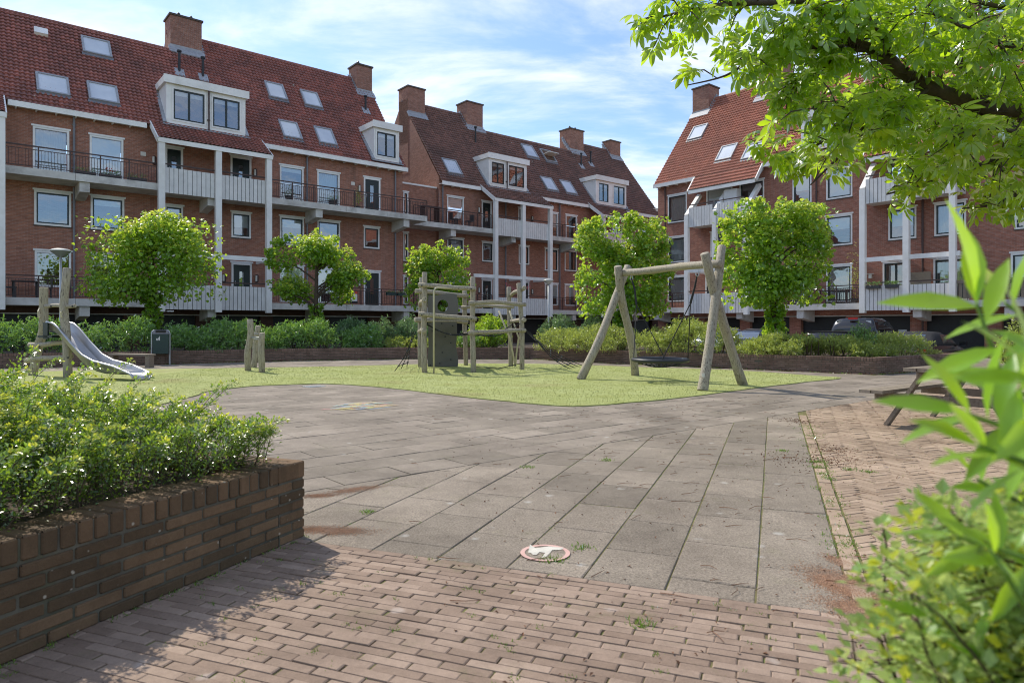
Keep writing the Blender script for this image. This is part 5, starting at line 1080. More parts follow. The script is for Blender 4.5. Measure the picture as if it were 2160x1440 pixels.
m.add([(x, yy, z) for x, z in al]+[(x, yy+.03, z) for x, z in al], [tuple(t) for t in tri]+[tuple(i+na for i in t[::-1]) for t in tri]+[(i, (i+1) % len(outer), (i+1) % len(outer)+na, i+na) for i in range(len(outer))]+[(len(outer)+i, len(outer)+(i+1) % 28, len(outer)+(i+1) % 28+na, len(outer)+i+na) for i in range(28)], .3)
m.build('climbing_panel', MT['hdpe'], e)
m = MB(); m.obox((at(936, 677, 19.7)), V((x1-x0)/2+.05, 0, 0), V(0, .75, 0), V(0, 0, .02)); m.build('platform', MT['log'], e)
for px, py in ((939, 710), (951, 723), (917, 727), (933, 743), (951, 758), (928, 766), (908, 770), (932, 682), (955, 687), (912, 697)): q = at(px, py, 20.69); m = MB(); m.tube([q, q+V(0, -.02, 0)], .022, 8); m.build('climbing_hold', MT['pipeb'], e)
m = MB(); a = at(915, 788, 17.75)*V(1, 1, 0); zt = 2.26; m.tube([a, a+V(0, 0, zt-.1), a+V(.03, 0, zt-.02), a+V(.10, .03, zt), a+V(.45, .25, zt)], .024, 10); m.build('fireman_pole', MT['cream_pole'], e, True)
for off in (0, .55): m = MB(); m.tube([at(1052, 655, 20.6)+V(off*.6, 0, 0), at(1075, 712, 20.6)+V(off*.5, 0, 0), at(1082, 745, 20.8)+V(off*.2, .1, 0), at(1087, 770, 20.9)*V(1, 1, 0)], .026, 8); m.build('bent_pole', MT['cream_pole'], e, True)
def net(q0, q1, r0, r1, nu, nv, sag=.12, name='climbing_net', par=None):
    m = MB(); k = MB(); q0, q1, r0, r1 = map(np.array, (q0, q1, r0, r1)); g_ = lambda u, v: (q0+(q1-q0)*u)*(1-v)+(r0+(r1-r0)*u)*v-V(0, 0, sag*math.sin(PI*v))
    for i in range(nu+1): m.tube([g_(i/nu, v) for v in np.linspace(0, 1, 9)], .011, 5)
    for j in range(1, nv+1): m.tube([g_(u, j/nv)+V(0, 0, -.02*math.sin(u*PI)) for u in np.linspace(0, 1, 5)], .010, 5)
    for i in range(nu+1):
        for j in range(1, nv+1): c = g_(i/nu, j/nv); k.lathe(c, [(.0, -.028), (.024, -.018), (.03, 0), (.024, .018), (0, .028)], 8)
    o = m.build(name, MT['rope'], par or e, extra=(k, MT['rubber']))
net(PP('a', 1.12)+V(-.22, 0, 0), PP('b', 1.08)+V(-.25, 0, 0), at(832, 783, 18.8)*V(1, 1, 0), at(858, 774, 20.6)*V(1, 1, 0), 2, 5, .1)
net(PP('d', 1.10)+V(.2, 0, 0), PP('e', 1.35)+V(.2, 0, 0), at(1205, 778, 19.6)*V(1, 1, 0), at(1232, 773, 21.2)*V(1, 1, 0), 3, 6, .16)
net(PP('a', 1.30)+V(.1, 0, 0), PP('b', 1.35)+V(.1, 0, 0), PP('c', 1.06), PP('f', 1.05), 3, 4, .16); net(PP('c', 1.06), PP('f', 1.05), PP('d', 1.38), PP('e', 1.4), 2, 5, .22)
m = MB(); m.tube([PP('c', .16), (PP('c')+PP('d'))/2+V(0, .3, .06), PP('d', .2)], .012, 6); m.build('low_rope', MT['rope'], e)
for a, b in (('a', 2.32), ('c', 2.24), ('a', 1.55), ('c', 1.44), ('c', 1.88), ('d', 1.88), ('c', 1.07), ('d', 1.12)): m = MB(); bolt(m, PP(a, b)+V(-.04, -.19, 0), (0, -1, 0), .02); m.build('bolt', MT['pipeb'], e)
# basket swing
e = thing('swing_frame', 'log swing frame of crossed leaning poles carrying the basket seat', 'swing', (3.3, 15.1, 0))
g1, g2, g3, g4 = (at(1225, 801, 15.8)*V(1, 1, 0), at(1341, 793, 17.0)*V(1, 1, 0), at(1481, 825, 13.05)*V(1, 1, 0), at(1569, 813, 14.3)*V(1, 1, 0))
log(e, [g1, at(1262, 720, 16.0), at(1290, 650, 16.35), at(1326, 562, 16.7)], .105, .09, 'leg'); log(e, [g2, at(1330, 715, 16.8), at(1312, 635, 16.5), at(1304, 562, 16.25)], .10, .095, 'leg')
log(e, [g3, at(1496, 740, 13.3), at(1508, 640, 13.6), at(1522, 520, 13.95)], .105, .09, 'leg'); log(e, [g4, at(1532, 705, 14.0), at(1506, 620, 13.7), at(1488, 535, 13.45)], .10, .09, 'leg')
log(e, [at(1300, 576, 16.55), at(1410, 566, 15.2), at(1521, 555, 13.7)], .082, .085, 'crossbeam')
A1, A2 = at(1332, 580, 16.2), at(1471, 570, 14.25)
for q in (A1, A2): m = MB(); m.tube([q+V(-.03, 0, .05), q+V(-.03, 0, -.1), q+V(.0, 0, -.13), q+V(.03, 0, -.1), q+V(.03, 0, .05)], .012, 6); m.build('shackle', MT['galv'], e)
m = MB(); q = at(1480, 790, 13.0); m.obox(q+V(0, -.11, 0), V(.025, 0, 0), V(0, .004, 0), V(0, 0, .035)); m.build('type_plate', MT['lampglass'], e)
cS = V(3.3, 15.1, .50)
e = thing('basket_seat', 'round black basket seat with knotted net hanging from the swing frame', 'basket seat', (3.3, 15.1, .25)); m = MB(); RR = .60
m.tube([cS+V(RR*math.cos(a), RR*math.sin(a), 0) for a in np.linspace(0, 2*PI, 37)], .045, 8, False); m.build('rim', MT['rubber'], e, True)
m = MB()
for k_ in range(10): a = PI*k_/10; m.tube([cS+V(math.cos(a)*t*RR, math.sin(a)*t*RR, -.16*(1-t*t)) for t in np.linspace(-1, 1, 11)], .011, 5)
for r_ in (.15, .29, .43): m.tube([cS+V(r_*math.cos(a), r_*math.sin(a), -.16*(1-(r_/RR)**2)) for a in np.linspace(0, 2*PI, 25)], .011, 5, False)
m.build('seat_net', MT['rope'], e)
for k_, Aq in enumerate((A1, A2)):
    J = Aq+(cS-Aq)*.36*V(.5, .5, 1)+V(0, 0, 0); m = MB(); m.tube([Aq+V(0, 0, -.08), (Aq+J)/2+V(.02, 0, 0), J], [.016, .022, .026], 6)
    for sg in (-1, 1):
        a = math.atan2((Aq-cS)[1], (Aq-cS)[0])+sg*.75; m.tube([J, cS+V(RR*math.cos(a), RR*math.sin(a), .04)], .012, 6)
    m.build('rope', MT['rope'], e)
# ------------------------------------------------------------------ street furniture
e = thing('litter_bin', 'dark green litter bin on two grey tubes against the far planter wall', 'litter bin', (-11.45, 22.1, 0)); bx, by = -11.45, 22.1; m = MB()
m.prism([(bx-.225, by-.16), (bx+.225, by-.16), (bx+.225, by+.16), (bx-.225, by+.16)], .36, 1.0); o = m.build('body', MT['bin'], e)
m = MB(); m.add([(bx-.24, by-.17, 1.003), (bx+.24, by-.17, 1.003), (bx+.24, by+.17, 1.003), (bx-.24, by+.17, 1.003), (bx-.19, by-.12, 1.14), (bx+.19, by-.12, 1.14), (bx+.19, by+.14, 1.14), (bx-.19, by+.14, 1.14)], [(0, 1, 5, 4), (1, 2, 6, 5), (2, 3, 7, 6), (3, 0, 4, 7), (4, 5, 6, 7)], .4); m.build('lid', MT['pipe'], e)
m = MB(); m.obox((bx, by-.152, 1.075), (.15, 0, 0), (0, .008, .022), (0, -.01, .04)); m.build('slot', MT['pipeb'], e)
for s_ in (-1, 1): m = MB(); m.tube([(bx+s_*.26, by, 0), (bx+s_*.26, by, 1.0), (bx+s_*.24, by, 1.08), (bx+s_*.18, by, 1.12)], .028, 8); m.build('post', MT['galv'], e)
m = MB(); f = lambda pts: m.add([(bx-.12+x*.01, by-.1635, .82+z*.01) for x, z in pts], [tuple(range(len(pts)))], .5)
f([(7, 8), (9, 9), (10, 7), (9, 4), (10, -3), (8, -3), (7, 2), (6, 3), (5, -3), (3.6, -3), (4.5, 4)]); f([(7.2, 10), (8.2, 11.2), (9.3, 10), (8.2, 9.2)]); f([(-1, 3), (3, 4), (2.5, -3), (0, -3)]); f([(0, 5), (2, 6), (1.5, 4.6)]); m.build('litter_symbol', MT['blind'], e); e.rotation_euler = (0, 0, .48)
e = thing('low_bench', 'low grey timber bench frame between the slide and the litter bin', 'bench', (-13.0, 21.0, 0)); a, b = at(238, 745, 21.2), at(318, 749, 20.6); a[2] = b[2] = .38; m = MB(); m.bar(a, b, .35, .05); m.build('seat', MT['table'], e)
for q in (a+(b-a)*.04, a+(b-a)*.97): m = MB(); m.obox(q+V(0, 0, -.21), V(.06, 0, 0), V(0, .15, 0), V(0, 0, .183)); m.build('leg', MT['table'], e)
def lamp(label, X, Y, h, r, z0, yel):
    e = thing('street_lamp', label, 'street lamp', (X, Y, z0), 'street lamps'); m = MB(); m.tube([(X, Y, z0), (X, Y, 1.2), (X, Y, 1.25), (X, Y, h-.28)], [.07, .07, .045, .04], 10); m.build('pole', MT['galv'], e, True)
    m = MB(); m.lathe((X, Y, h-.3), [(.04, 0), (.07, .02), (.12, .05), (r*.8, .16), (r, .22)], 24); m.build('lamp_shade', MT['lampglass'] if yel else MT['galv'], e, True)
    m = MB(); m.lathe((X, Y, h-.3), [(r, .224), (r*1.01, .25), (r*.8, .29), (r*.3, .315), (0, .32)], 24); m.build('lamp_top', MT['lampglass'], e, True)
lamp('street lamp with shallow round shade behind the slide', (128-1080)/FPX*23.2, 23.2, EYE+163/FPX*23.2, .31, 0, False); lamp('cream shaded street lamp behind the climbing frame, before the middle building', (1157-1080)/FPX*38, 38, EYE+99/FPX*38, .28, -.43, True)
# picnic table
e = thing('picnic_table', 'weathered wooden picnic table with attached benches on the right', 'picnic table', (5.9, 8.55, 0)); ta = nrm(V(.80, .60, 0)); tb = V(.6, -.8, 0); cF = V(5.16, 8.02, 0); cT = cF+ta*.68; ZZ = V(0, 0, 1)
m = MB()
for i in range(5): m.obox(cT+tb*(i-2)*.152+ZZ*(.735+random.gauss(0, .002)), ta*(.98+random.gauss(0, .006)), tb*.071, ZZ*.02)
m.build('tabletop', MT['table'], e)
for s_ in (-1, 1):
    m = MB()
    for i in (-.5, .5): m.obox(cT+tb*(s_*.76+i*.145)+ZZ*.435, ta*(.98+random.gauss(0, .006)), tb*.068, ZZ*.02)
    m.build('bench', MT['table'], e)
for k_ in (0, 1.36):
    c = cF+ta*k_
    for s_ in (-1, 1): m = MB(); m.bar(c+tb*s_*.70, c+tb*s_*.25+ZZ*.712, .045, .095, up=tuple(ta)); m.obox(c+tb*s_*.70+ZZ*.0, tb*.001, ta*.001, ZZ*.001); m.build('leg', MT['table'], e)
    m = MB(); m.obox(c+ta*.047+ZZ*.366, tb*.86, ta*.0225, ZZ*.048); m.obox(c+ta*.047+ZZ*.665, tb*.36, ta*.0225, ZZ*.048); m.build('crosspiece', MT['table'], e)
for u0, u1 in ((.08, .62), (1.28, .74)): m = MB(); m.bar(cF+ta*u0+ZZ*.4, cF+ta*u1+ZZ*.69, .04, .07); m.build('brace', MT['table'], e)

# ------------------------------------------------------------------ cars
def car(name, label, cat, org, hd, prof_body, prof_cab, W_, paint, wheels, wr, cabmat, glass_spec, extra=None, zg=-.33):
    hd = nrm(V(*hd, 0)); rt = V(hd[1], -hd[0], 0); O_ = V(org[0], org[1], zg); e = thing(name, label, cat, (org[0], org[1], zg), 'cars parked by the garages')
    def shell(sections, mat, nm, top_in):     # sections: (x, zlo, zhi, halfwidth bottom, halfwidth top)
        m = MB(); vs = []
        for x, zl, zh, wb, wt in sections:
            pr_ = [(-wb*.93, zl), (-wb, zl+(zh-zl)*.25), (-(wb*.35+wt*.65) if top_in else -wb*.99, zl+(zh-zl)*.72), (-wt, zh-(zh-zl)*.1), (-wt*.9, zh-.01), (-wt*.5, zh+.012), (0, zh+.018)]
            pr_ = pr_+[(-a, b) for a, b in pr_[-2::-1]]; vs += [O_+hd*x+rt*a+V(0, 0, b) for a, b in pr_]
        k = 13; n_ = len(sections); m.add(vs, [(i*k+j, (i+1)*k+j, (i+1)*k+j+1, i*k+j+1) for i in range(n_-1) for j in range(k-1)]+[tuple(range(k)), tuple(range((n_-1)*k, n_*k))[::-1]], .3)
        return m.build(nm, mat, e, True)
    b = shell(prof_body, MT[paint], 'body', False); c = shell(prof_cab, MT[cabmat], 'cabin', True)
    for x in wheels:
        for s_ in (-1, 1):
            q = O_+hd*x+rt*s_*(W_/2-.1)+V(0, 0, wr); m = MB(); m.tube([q-rt*s_*.1, q-rt*s_*.09, q+rt*s_*.09, q+rt*s_*.1], [wr*.92, wr, wr, wr*.92], 24); w_o = m.build('wheel', MT['tyre'], e)
            m = MB(); m.tube([q+rt*s_*.101, q+rt*s_*.108], [wr*.62, wr*.55], 16); m.build('rim', MT['galv'], w_o)
    for nm, quad, mt in glass_spec:
        m = MB(); m.add([O_+hd*x+rt*y+V(0, 0, z) for x, y, z in quad], [tuple(range(len(quad)))], .3); m.build(nm, MT[mt], e)
    if extra: extra(e, O_, hd, rt)
    return e
HD = (.769, .639)
def pk_extra(e, O_, hd, rt):
    m = MB(); m.obox(O_+hd*-.02+V(0, 0, 1.36), hd*.95, rt*.93, V(0, 0, .03)); m.build('bed_cover', MT['softtop'], e)
    m = MB(); m.obox(O_+hd*1.06+V(0, 0, 1.885), hd*.03, rt*.17, V(0, 0, .035)); m.build('brake_light', MT['redlamp'], e)
    for s_ in (-1, 1): m = MB(); m.obox(O_+hd*2.85+rt*s_*1.16+V(0, 0, 1.32), hd*.08, rt*.13, V(0, 0, .12)); m.build('wing_mirror', MT['galv'], e)
    for s_ in (-1, 1): m = MB(); m.obox(O_+hd*-1.03+rt*s_*.86+V(0, 0, 1.05), hd*.02, rt*.08, V(0, 0, .2)); m.build('tail_light', MT['redlamp'], e)
car('pickup_truck', 'black pickup truck with red roof brake light parked beyond the planter corner', 'pickup truck', (12.7, 26.2), HD,
    [(-1.0, .55, 1.30, .92, .9), (-.9, .45, 1.34, .97, .95), (.9, .45, 1.34, .98, .95), (1.1, .45, 1.32, .98, .95), (3.0, .45, 1.25, .98, .94), (3.4, .45, 1.2, .97, .88), (4.3, .45, 1.12, .94, .8), (4.5, .5, .95, .88, .75)],
    [(1.0, 1.25, 1.30, .9, .88), (1.12, 1.25, 1.84, .9, .72), (1.3, 1.25, 1.90, .92, .71), (2.2, 1.25, 1.90, .92, .71), (2.5, 1.22, 1.82, .92, .72), (3.2, 1.2, 1.26, .92, .82)], 1.98, 'carblack', (-.1, 3.6), .4, 'carblack',
    [('rear_window', [(1.03, -.74, 1.38), (1.03, .74, 1.38), (1.11, .66, 1.80), (1.11, -.66, 1.80)], 'glass'), ('side_window', [(1.35, .905, 1.36), (1.95, .905, 1.36), (1.95, .78, 1.78), (1.4, .78, 1.78)], 'carglass'), ('side_window', [(2.05, .905, 1.36), (2.85, .9, 1.34), (2.5, .785, 1.75), (2.05, .78, 1.78)], 'carglass'),
     ('side_window', [(1.35, -.905, 1.36), (1.95, -.905, 1.36), (1.95, -.78, 1.78), (1.4, -.78, 1.78)], 'carglass'), ('side_window', [(2.05, -.905, 1.36), (2.85, -.9, 1.34), (2.5, -.785, 1.75), (2.05, -.78, 1.78)], 'carglass'), ('windscreen', [(2.56, -.68, 1.8), (2.56, .68, 1.8), (3.16, .78, 1.3), (3.16, -.78, 1.3)], 'carglass')], pk_extra)
def cv_extra(e, O_, hd, rt):
    for s_ in (-1, 1):
        m = MB(); m.obox(O_+hd*1.95+rt*s_*.98+V(0, 0, .98), hd*.07, rt*.10, V(0, 0, .07)); m.build('wing_mirror', MT['carblack'], e)
        m = MB(); m.obox(O_+hd*-.86+rt*s_*.66+V(0, 0, .78), hd*.03, rt*.14, V(0, 0, .06)); m.build('tail_light', MT['redlamp'], e)
car('convertible_car', 'grey brown convertible with black soft top, right of the pickup', 'car', (13.45, 22.9), HD,
    [(-.9, .35, .6, .7, .66), (-.85, .25, .84, .8, .7), (-.5, .22, .93, .88, .78), (.3, .22, .98, .91, .84), (1.4, .22, .97, .91, .84), (2.1, .22, .93, .9, .8), (3.0, .22, .82, .88, .7), (3.35, .3, .62, .76, .6)],
    [(-.25, .9, .93, .74, .7), (.05, .92, 1.16, .78, .62), (.4, .92, 1.35, .8, .56), (.8, .92, 1.40, .8, .55), (1.2, .92, 1.38, .8, .56), (1.6, .92, 1.2, .8, .64), (2.0, .9, .95, .8, .72)], 1.82, 'cargrey', (-.0, 2.6), .33, 'softtop',
    [('rear_window', [(-.12, -.45, 1.03), (-.12, .45, 1.03), (.28, .38, 1.305), (.28, -.38, 1.305)], 'glass'), ('side_window', [(.55, .81, 1.02), (1.0, .81, 1.02), (1.0, .68, 1.3), (.65, .68, 1.3)], 'glass'), ('side_window', [(1.05, .81, 1.02), (1.75, .81, 1.0), (1.35, .695, 1.28), (1.05, .68, 1.3)], 'glass'), ('windscreen', [(1.5, -.6, 1.28), (1.5, .6, 1.28), (1.95, .7, 1.0), (1.95, -.7, 1.0)], 'carglass')], cv_extra)
sed_b = [(-.9, .35, .7, .75, .7), (-.8, .25, .95, .82, .78), (0, .25, .98, .88, .82), (2.2, .25, .95, .88, .82), (3.1, .25, .85, .85, .72), (3.4, .3, .6, .76, .6)]
sed_c = [(-.7, .9, .95, .75, .7), (-.35, .92, 1.35, .78, .6), (.3, .92, 1.46, .8, .58), (1.1, .92, 1.46, .8, .58), (1.5, .92, 1.3, .8, .62), (2.2, .9, .96, .8, .72)]
sg = [('rear_window', [(-.66, -.58, 1.05), (-.66, .58, 1.05), (-.40, .5, 1.33), (-.40, -.5, 1.33)], 'glass'), ('side_window', [(-.2, .81, 1.03), (.8, .815, 1.03), (.8, .71, 1.36), (-.05, .71, 1.36)], 'carglass'), ('side_window', [(.85, .815, 1.03), (1.85, .81, 1.0), (1.35, .73, 1.3), (.85, .71, 1.36)], 'carglass')]
car('parked_car', 'silver car glimpsed over the conifers behind the right swing legs', 'car', (9.75, 32.5), HD, sed_b, sed_c, 1.8, 'carsilver', (0, 2.6), .32, 'carsilver', sg, zg=-.30)
car('parked_car', 'black hatchback glimpsed just left of the leafy linden trunk', 'car', (10.2, 28.6), HD, sed_b, sed_c, 1.8, 'carblack', (0, 2.6), .32, 'carblack', sg, zg=-.32)

# ------------------------------------------------------------------ things on the balconies
def W3D(F, s, q, z): return V(s*F.d[0]+q*F.b[0], s*F.d[1]+q*F.b[1], z)
def box_f(m, F, s, q, z, a, b, h, r=None): D = V(*F.d, 0); Q = V(*F.b, 0); m.obox(W3D(F, s, q, z+h/2), D*a/2, Q*b/2, V(0, 0, h/2), r)
def planterbox(label, F, s, q, z, L, flower=False, kind='flower box', n=120, h=.18, mat='pot'):
    e = thing('flower_box', label, kind, tuple(W3D(F, s, q, z))); m = MB(); box_f(m, F, s, q, z, L, .2, .17); m.build('box', MT[mat], e)
    m = MB(); D = V(*F.d, 0); P = W3D(F, s, q, z+.17)+D*rng.uniform(-L/2, L/2, (n, 1))+rng.normal(0, .04, (n, 3)); P[:, 2] = z+.17+rng.random(n)*h; O = rng.normal(0, 1, (n, 3)); O[:, 2] += 1; leaves(m, P, O, .09, LT); m.build('foliage', MT['laurel'], e)
    if flower: m = MB(); P = W3D(F, s, q, z+.2+h)+D*rng.uniform(-.2, .2, (22, 1))+rng.normal(0, .05, (22, 3)); leaves(m, P, O[:22], .08, HEART); m.build('blossoms', MT['flower'], e)
def potplant(label, F, s, q, z, r, h, n, mat='linden', pot='pot'):
    p = W3D(F, s, q, z); e = thing('potted_plant', label, 'potted plant', tuple(p)); m = MB(); m.lathe(p, [(0, .0), (r*.7, 0), (r, r*1.3), (r*.9, r*1.3), (r*.85, r*1.2), (0, r*1.2)], 14); m.build('pot', MT[pot], e)
    m = MB(); P = p+V(0, 0, r*1.3)+rng.normal(0, 1, (n, 3))*V(r*.8, r*.8, h*.28)+V(0, 0, h*.45); O = rng.normal(0, 1, (n, 3)); leaves(m, P, O, .09, LT); m.build('foliage', MT[mat], e)
sA8 = lambda px: FA.s(px, 36.2)
planterbox('dark balcony trough with red geraniums on the upper left balcony', FA, sA8(232), 36.1, 8.1, .9, True); planterbox('dark empty looking trough near the end of the upper left balcony', FA, sA8(288), 36.1, 8.1, .8); planterbox('dark trough below the curtained window on the upper left balcony', FA, sA8(180), 36.1, 8.1, .8)
potplant('dark bowl of violet green plants by the screened window, upper balcony', FA, sA8(612), 36.4, 8.1, .22, .55, 160, 'bluegreen'); potplant('dark bowl of green plants on the upper balcony, centre', FA, sA8(705), 36.4, 8.1, .26, .4, 130, 'laurel'); potplant('tall bushy yellow green plant beside the upper balcony door', FA, sA8(760), 36.5, 8.1, .16, 1.0, 260, 'linden')
planterbox('green trough hung on the lower balcony rail below the plain door', FA, sA8(817), 35.75, 3.1, .62, mat='bin', n=50, h=.08); planterbox('grey trough hung on the lower balcony rail, right end', FA, sA8(838), 35.75, 3.08, .5, mat='bin', n=50, h=.08)
planterbox('green trough on the white boards of the right building, left one', FC, FC.s(1843, 37.0), 36.96, 3.2, .66, n=160); planterbox('green trough on the white boards of the right building, second', FC, FC.s(1882, 37.0), 36.96, 3.2, .6, n=160)
planterbox('black trough of lavender on the wooden balustrade, left one', FC, FC.s(2070, 37.0), 37.0, 3.2, .5, mat='pipeb'); planterbox('black trough of lavender on the wooden balustrade, right one', FC, FC.s(2126, 37.0), 37.0, 3.2, .75, mat='pipeb')
potplant('white flower pot on the ledge beside the wooden screen, left one', FC, FC.s(1929, 37.6), 37.6, 3.0, .09, .25, 50, 'weed', 'blind'); potplant('white flower pot on the ledge beside the wooden screen, right one', FC, FC.s(1942, 37.6), 37.6, 3.0, .09, .25, 50, 'weed', 'blind')
m = MB(); box_f(m, FC, FC.s(1936, 38), 38.0, 2.5, 1.2, .05, 1.5); solo('wooden_screen', m, MT['table'], 'dark wooden privacy screen on the right building balcony', 'screen', tuple(W3D(FC, FC.s(1936, 38), 38, 2.5)))
def tableset(name, label, F, s, q, z, mat, L=1.3):
    p = W3D(F, s, q, z); e = thing(name, label, 'garden table', tuple(p)); m = MB(); box_f(m, F, s, q, z+.70, L, .8, .04); m.build('tabletop', MT[mat], e)
    for a in (-1, 1):
        for b in (-1, 1): m = MB(); box_f(m, F, s+a*(L/2-.08), q+b*.33, z, .05, .05, .7); m.build('leg', MT[mat], e)
def chair(label, F, s, q, z, mat, face=1, group=None):
    p = W3D(F, s, q, z); e = thing('garden_chair', label, 'garden chair', tuple(p), group); m = MB(); box_f(m, F, s, q, z+.42, .48, .46, .05); m.build('seat', MT[mat], e)
    m = MB(); box_f(m, F, s+face*.23, q, z+.45, .04, .46, .45); m.build('backrest', MT[mat], e)
    for a in (-1, 1):
        for b in (-1, 1): m = MB(); box_f(m, F, s+a*.2, q+b*.2, z, .035, .035, .42); m.build('leg', MT[mat], e)
tableset('garden_table', 'dark table behind the railing of the lower left balcony', FA, sA8(55), 36.6, 2.5, 'pot', 1.0); chair('dark garden chair left of the table on the lower left balcony', FA, sA8(22), 36.6, 2.5, 'pot', -1); chair('dark garden chair right of the table on the lower left balcony', FA, sA8(98), 36.6, 2.5, 'pot', 1)
tableset('garden_table', 'dark brown table on the right building balcony, behind its railing', FC, FC.s(1765, 37.9), 37.8, 2.5, 'rail', 1.6); tableset('garden_table', 'dark brown table further left on the right building balcony', FC, FC.s(1690, 37.9), 37.8, 2.5, 'rail', 1.3)
chair('dark armchair on the middle building upper balcony, left one', FA, FA.s(955, 38.3), 38.2, 8.1, 'pot', -1); chair('dark armchair on the middle building upper balcony, right one', FA, FA.s(988, 38.3), 38.2, 8.1, 'pot', 1)
m = MB()       # small pergola-like table at the end of the upper balcony
for a in (-.55, .55): box_f(m, FA, FA.s(905, 38)+a, 37.9, 8.1, .05, .6, 1.0)
for i in range(4): box_f(m, FA, FA.s(905, 38), 37.65+i*.16, 9.1, 1.5, .05, .05)
solo('plant_rack', m, MT['rail'], 'dark slatted rack where the left and middle balconies meet', 'rack', tuple(W3D(FA, FA.s(905, 38), 37.9, 8.1)))
m = MB(); box_f(m, FC, FC.s(1545, 38), 38.0, 8.1, .9, .5, 1.75); solo('cabinet', m, MT['panel'], 'white storage cabinet on the upper balcony of the right building', 'cabinet', tuple(W3D(FC, FC.s(1545, 38), 38, 8.1)))
# bunting on the middle building
m = MB(); D = V(*FA.d, 0); s0_, s1_ = FA.s(1066, 37.2), FA.s(1120, 37.2); pts = []
for i in range(13): t = i/12; s_ = s0_+(s1_-s0_)*t; z = 4.35-.42*math.sin(PI*t); pts.append(W3D(FA, s_, 37.2, z))
m.tube(pts, .008, 4)
for p in pts[:-1]: q = p+D*.09; m.add([q-D*.1, q+D*.1, q+V(0, -.01, -.27)], [(0, 1, 2)])
solo('bunting', m, MT['bunting'], 'string of small red and white pennants between two white posts', 'bunting', tuple(pts[0]))
# sale sign on the lower balcony railing
s_, q_ = FA.s(743, 35.7), 35.74; p = W3D(FA, s_, q_, 2.62); e = thing('sale_sign', 'white sale sign with red top and black bottom band on the lower balcony rail', 'sign', tuple(p)); D = V(*FA.d, 0); Q = V(*FA.b, 0)
m = MB(); m.obox(p+V(0, 0, .30), D*.33, Q*.012, V(0, 0, .32)); m.build('board', MT['blind'], e)
m = MB(); m.obox(p+V(0, 0, .56)-Q*.015, D*.33, Q*.004, V(0, 0, .075)); m.build('red_band', MT['redpaint'], e)
m = MB(); m.obox(p+V(0, 0, .02)-Q*.015, D*.33, Q*.004, V(0, 0, .05)); m.obox(p+V(0, 0, .555)-Q*.021, D*.20, Q*.002, V(0, 0, .035)); m.build('black_band', MT['blackpaint'], e)
def text(par, body, pos, size, mat, nm):
    cu = bpy.data.curves.new(nm, 'FONT'); cu.body = body; cu.size = size; cu.align_x = 'CENTER'; cu.align_y = 'CENTER'; cu.extrude = .002; to = bpy.data.objects.new(nm, cu); COL.objects.link(to); bpy.context.view_layer.update()
    me = bpy.data.meshes.new_from_object(to); bpy.data.objects.remove(to); rot = Matrix(((D[0], 0, -Q[0]), (D[1], 0, -Q[1]), (0, 1, 0))).to_4x4(); me.transform(Matrix.Translation(Vector(pos-BASE[par]))@rot); me.materials.clear(); me.materials.append(mat)
    o = bpy.data.objects.new(nm, me); COL.objects.link(o); o.parent = par; BASE[o] = BASE[par]
text(e, 'Verkocht', p+V(0, 0, .555)-Q*.027, .095, MT['blind'], 'lettering'); text(e, 'makelaars', p+V(0, 0, .28)-Q*.02, .10, MT['redpaint'], 'lettering'); 
# bird house on the right building, string lights under its porch
m = MB(); p = W3D(FC, FC.s(1836, 38.5), 38.5, 3.85); box_f(m, FC, FC.s(1836, 38.5), 38.5, 3.85, .14, .14, .2); D3_ = V(*FC.d, 0); m.obox(p+V(0, 0, .24)-D3_*.06, D3_*.1, V(*FC.b, 0)*.1, V(0, 0, .01)); m.obox(p+V(0, 0, .23)+D3_*.06, D3_*.1, V(*FC.b, 0)*.1, V(0, 0, .01)); solo('bird_house', m, MT['lampglass'], 'small pale bird house on the brick wall of the right building', 'bird house', tuple(p))
potplant('sparse yellow climber beside the white post of the right building', FC, FC.s(1802, 37.6), 37.6, 2.5, .2, 2.6, 260, 'lindentop')
#PART4
SKYSTR=.15; SUNSTR=5.0; SKYSEED=3.3
# ------------------------------------------------------------------ sky, sun, camera
w = bpy.data.worlds.new('World'); sc.world = w; w.use_nodes = True; t = w.node_tree; t.nodes.clear()
def wn(typ, **k):
    nd = t.nodes.new('ShaderNode'+typ)
    for a, b in k.items():
        if a == 'ins':
            for i, v in b.items():
                if isinstance(v, bpy.types.NodeSocket): t.links.new(v, nd.inputs[i])
                else: nd.inputs[i].default_value = v
        else: setattr(nd, a, b)
    return nd
EL = math.radians(47); SD = V(-.70, .714)      # direction towards the sun on the ground
sky = wn('TexSky', sky_type='NISHITA', sun_disc=False, sun_elevation=EL, sun_rotation=math.atan2(SD[0], SD[1]), air_density=1.0, dust_density=.6, ozone_density=1.6, altitude=0)
co = wn('TexCoord').outputs['Generated']; sx = wn('SeparateXYZ', ins={0: co})
den = wn('Math', operation='MAXIMUM', ins={0: sx.outputs[2], 1: .0}); den = wn('Math', operation='ADD', ins={0: den.outputs[0], 1: .12})
u = wn('Math', operation='DIVIDE', ins={0: sx.outputs[0], 1: den.outputs[0]}); v = wn('Math', operation='DIVIDE', ins={0: sx.outputs[1], 1: den.outputs[0]})
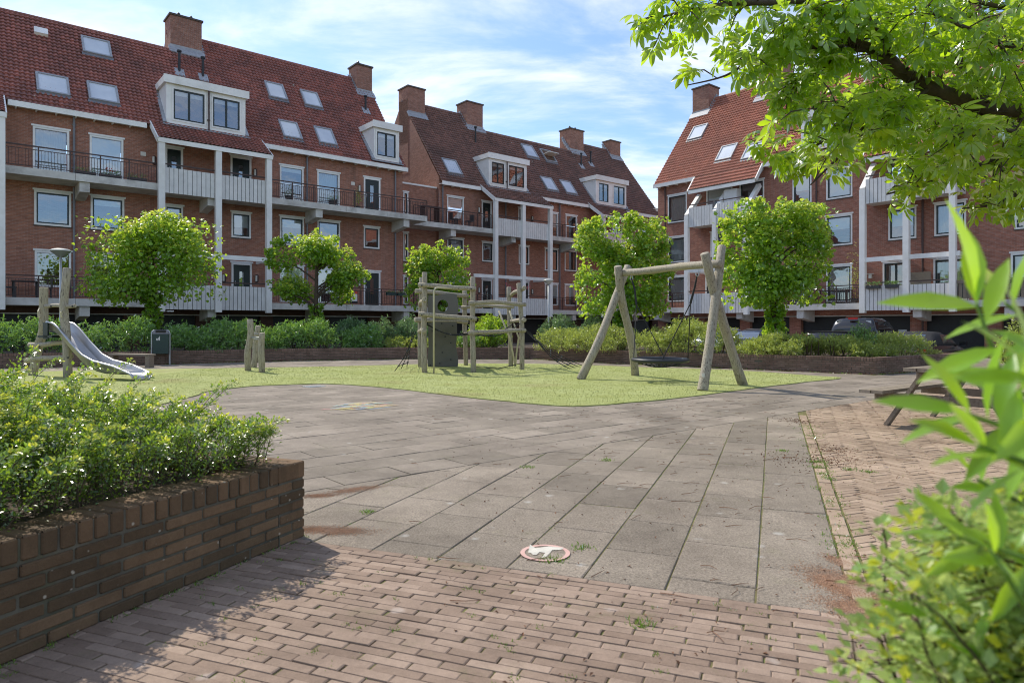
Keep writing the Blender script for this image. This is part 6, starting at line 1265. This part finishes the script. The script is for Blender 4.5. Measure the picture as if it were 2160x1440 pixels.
uv = wn('CombineXYZ', ins={0: u.outputs[0], 1: v.outputs[0], 2: SKYSEED}); wv = wn('VectorMath', operation='MULTIPLY', ins={0: uv.outputs[0], 1: (.75, 1.25, 1)})
n1 = wn('TexNoise', ins={'Vector': wv.outputs[0], 'Scale': 1.9, 'Detail': 9, 'Roughness': .58, 'Distortion': .35})
rp = wn('ValToRGB'); rp.color_ramp.elements[0].position = .40; rp.color_ramp.elements[1].position = .70; rp.color_ramp.elements[0].color = (.05, .05, .05, 1); rp.color_ramp.elements[1].color = (.72, .72, .72, 1); rp.color_ramp.interpolation = 'EASE'
t.links.new(n1.outputs[0], rp.inputs[0])
tint = wn('MixRGB', blend_type='MULTIPLY', ins={0: 1.0, 1: sky.outputs[0], 2: (.98, 1.16, 1.36, 1)})
mx = wn('MixRGB', ins={0: rp.outputs[0], 1: tint.outputs[0], 2: (9.2, 9.2, 9.2, 1)})
bg = wn('Background', ins={0: mx.outputs[0], 1: SKYSTR}); ou = wn('OutputWorld', ins={0: bg.outputs[0]})
sl = bpy.data.lights.new('sun', 'SUN'); sl.energy = SUNSTR; sl.angle = math.radians(.53); sl.color = (1, .93, .81)
so = bpy.data.objects.new('sun', sl); COL.objects.link(so); so.location = (0, 0, 40)
d = V(SD[0]*math.cos(EL), SD[1]*math.cos(EL), math.sin(EL)); so.rotation_euler = Vector(d).to_track_quat('Z', 'Y').to_euler()
cm = bpy.data.cameras.new('camera'); co_ = bpy.data.objects.new('camera', cm); COL.objects.link(co_); sc.camera = co_
co_.location = (0, 0, EYE); co_.rotation_euler = (PI/2, 0, 0); cm.sensor_width = 36; cm.lens = 36*FPX/2160; cm.shift_y = -32/2160; cm.clip_end = 2000; cm.clip_start = .05
cm.dof.use_dof = True; cm.dof.focus_distance = 12; cm.dof.aperture_fstop = 4.0
sc.view_settings.view_transform = 'Standard'; sc.view_settings.look = 'None'; sc.view_settings.exposure = 0; sc.view_settings.gamma = 1
sc.cycles.pixel_filter_type = 'BLACKMAN_HARRIS'; sc.cycles.filter_width = 1.05; sc.cycles.max_bounces = 8; sc.cycles.transparent_max_bounces = 12; sc.cycles.use_denoising = True
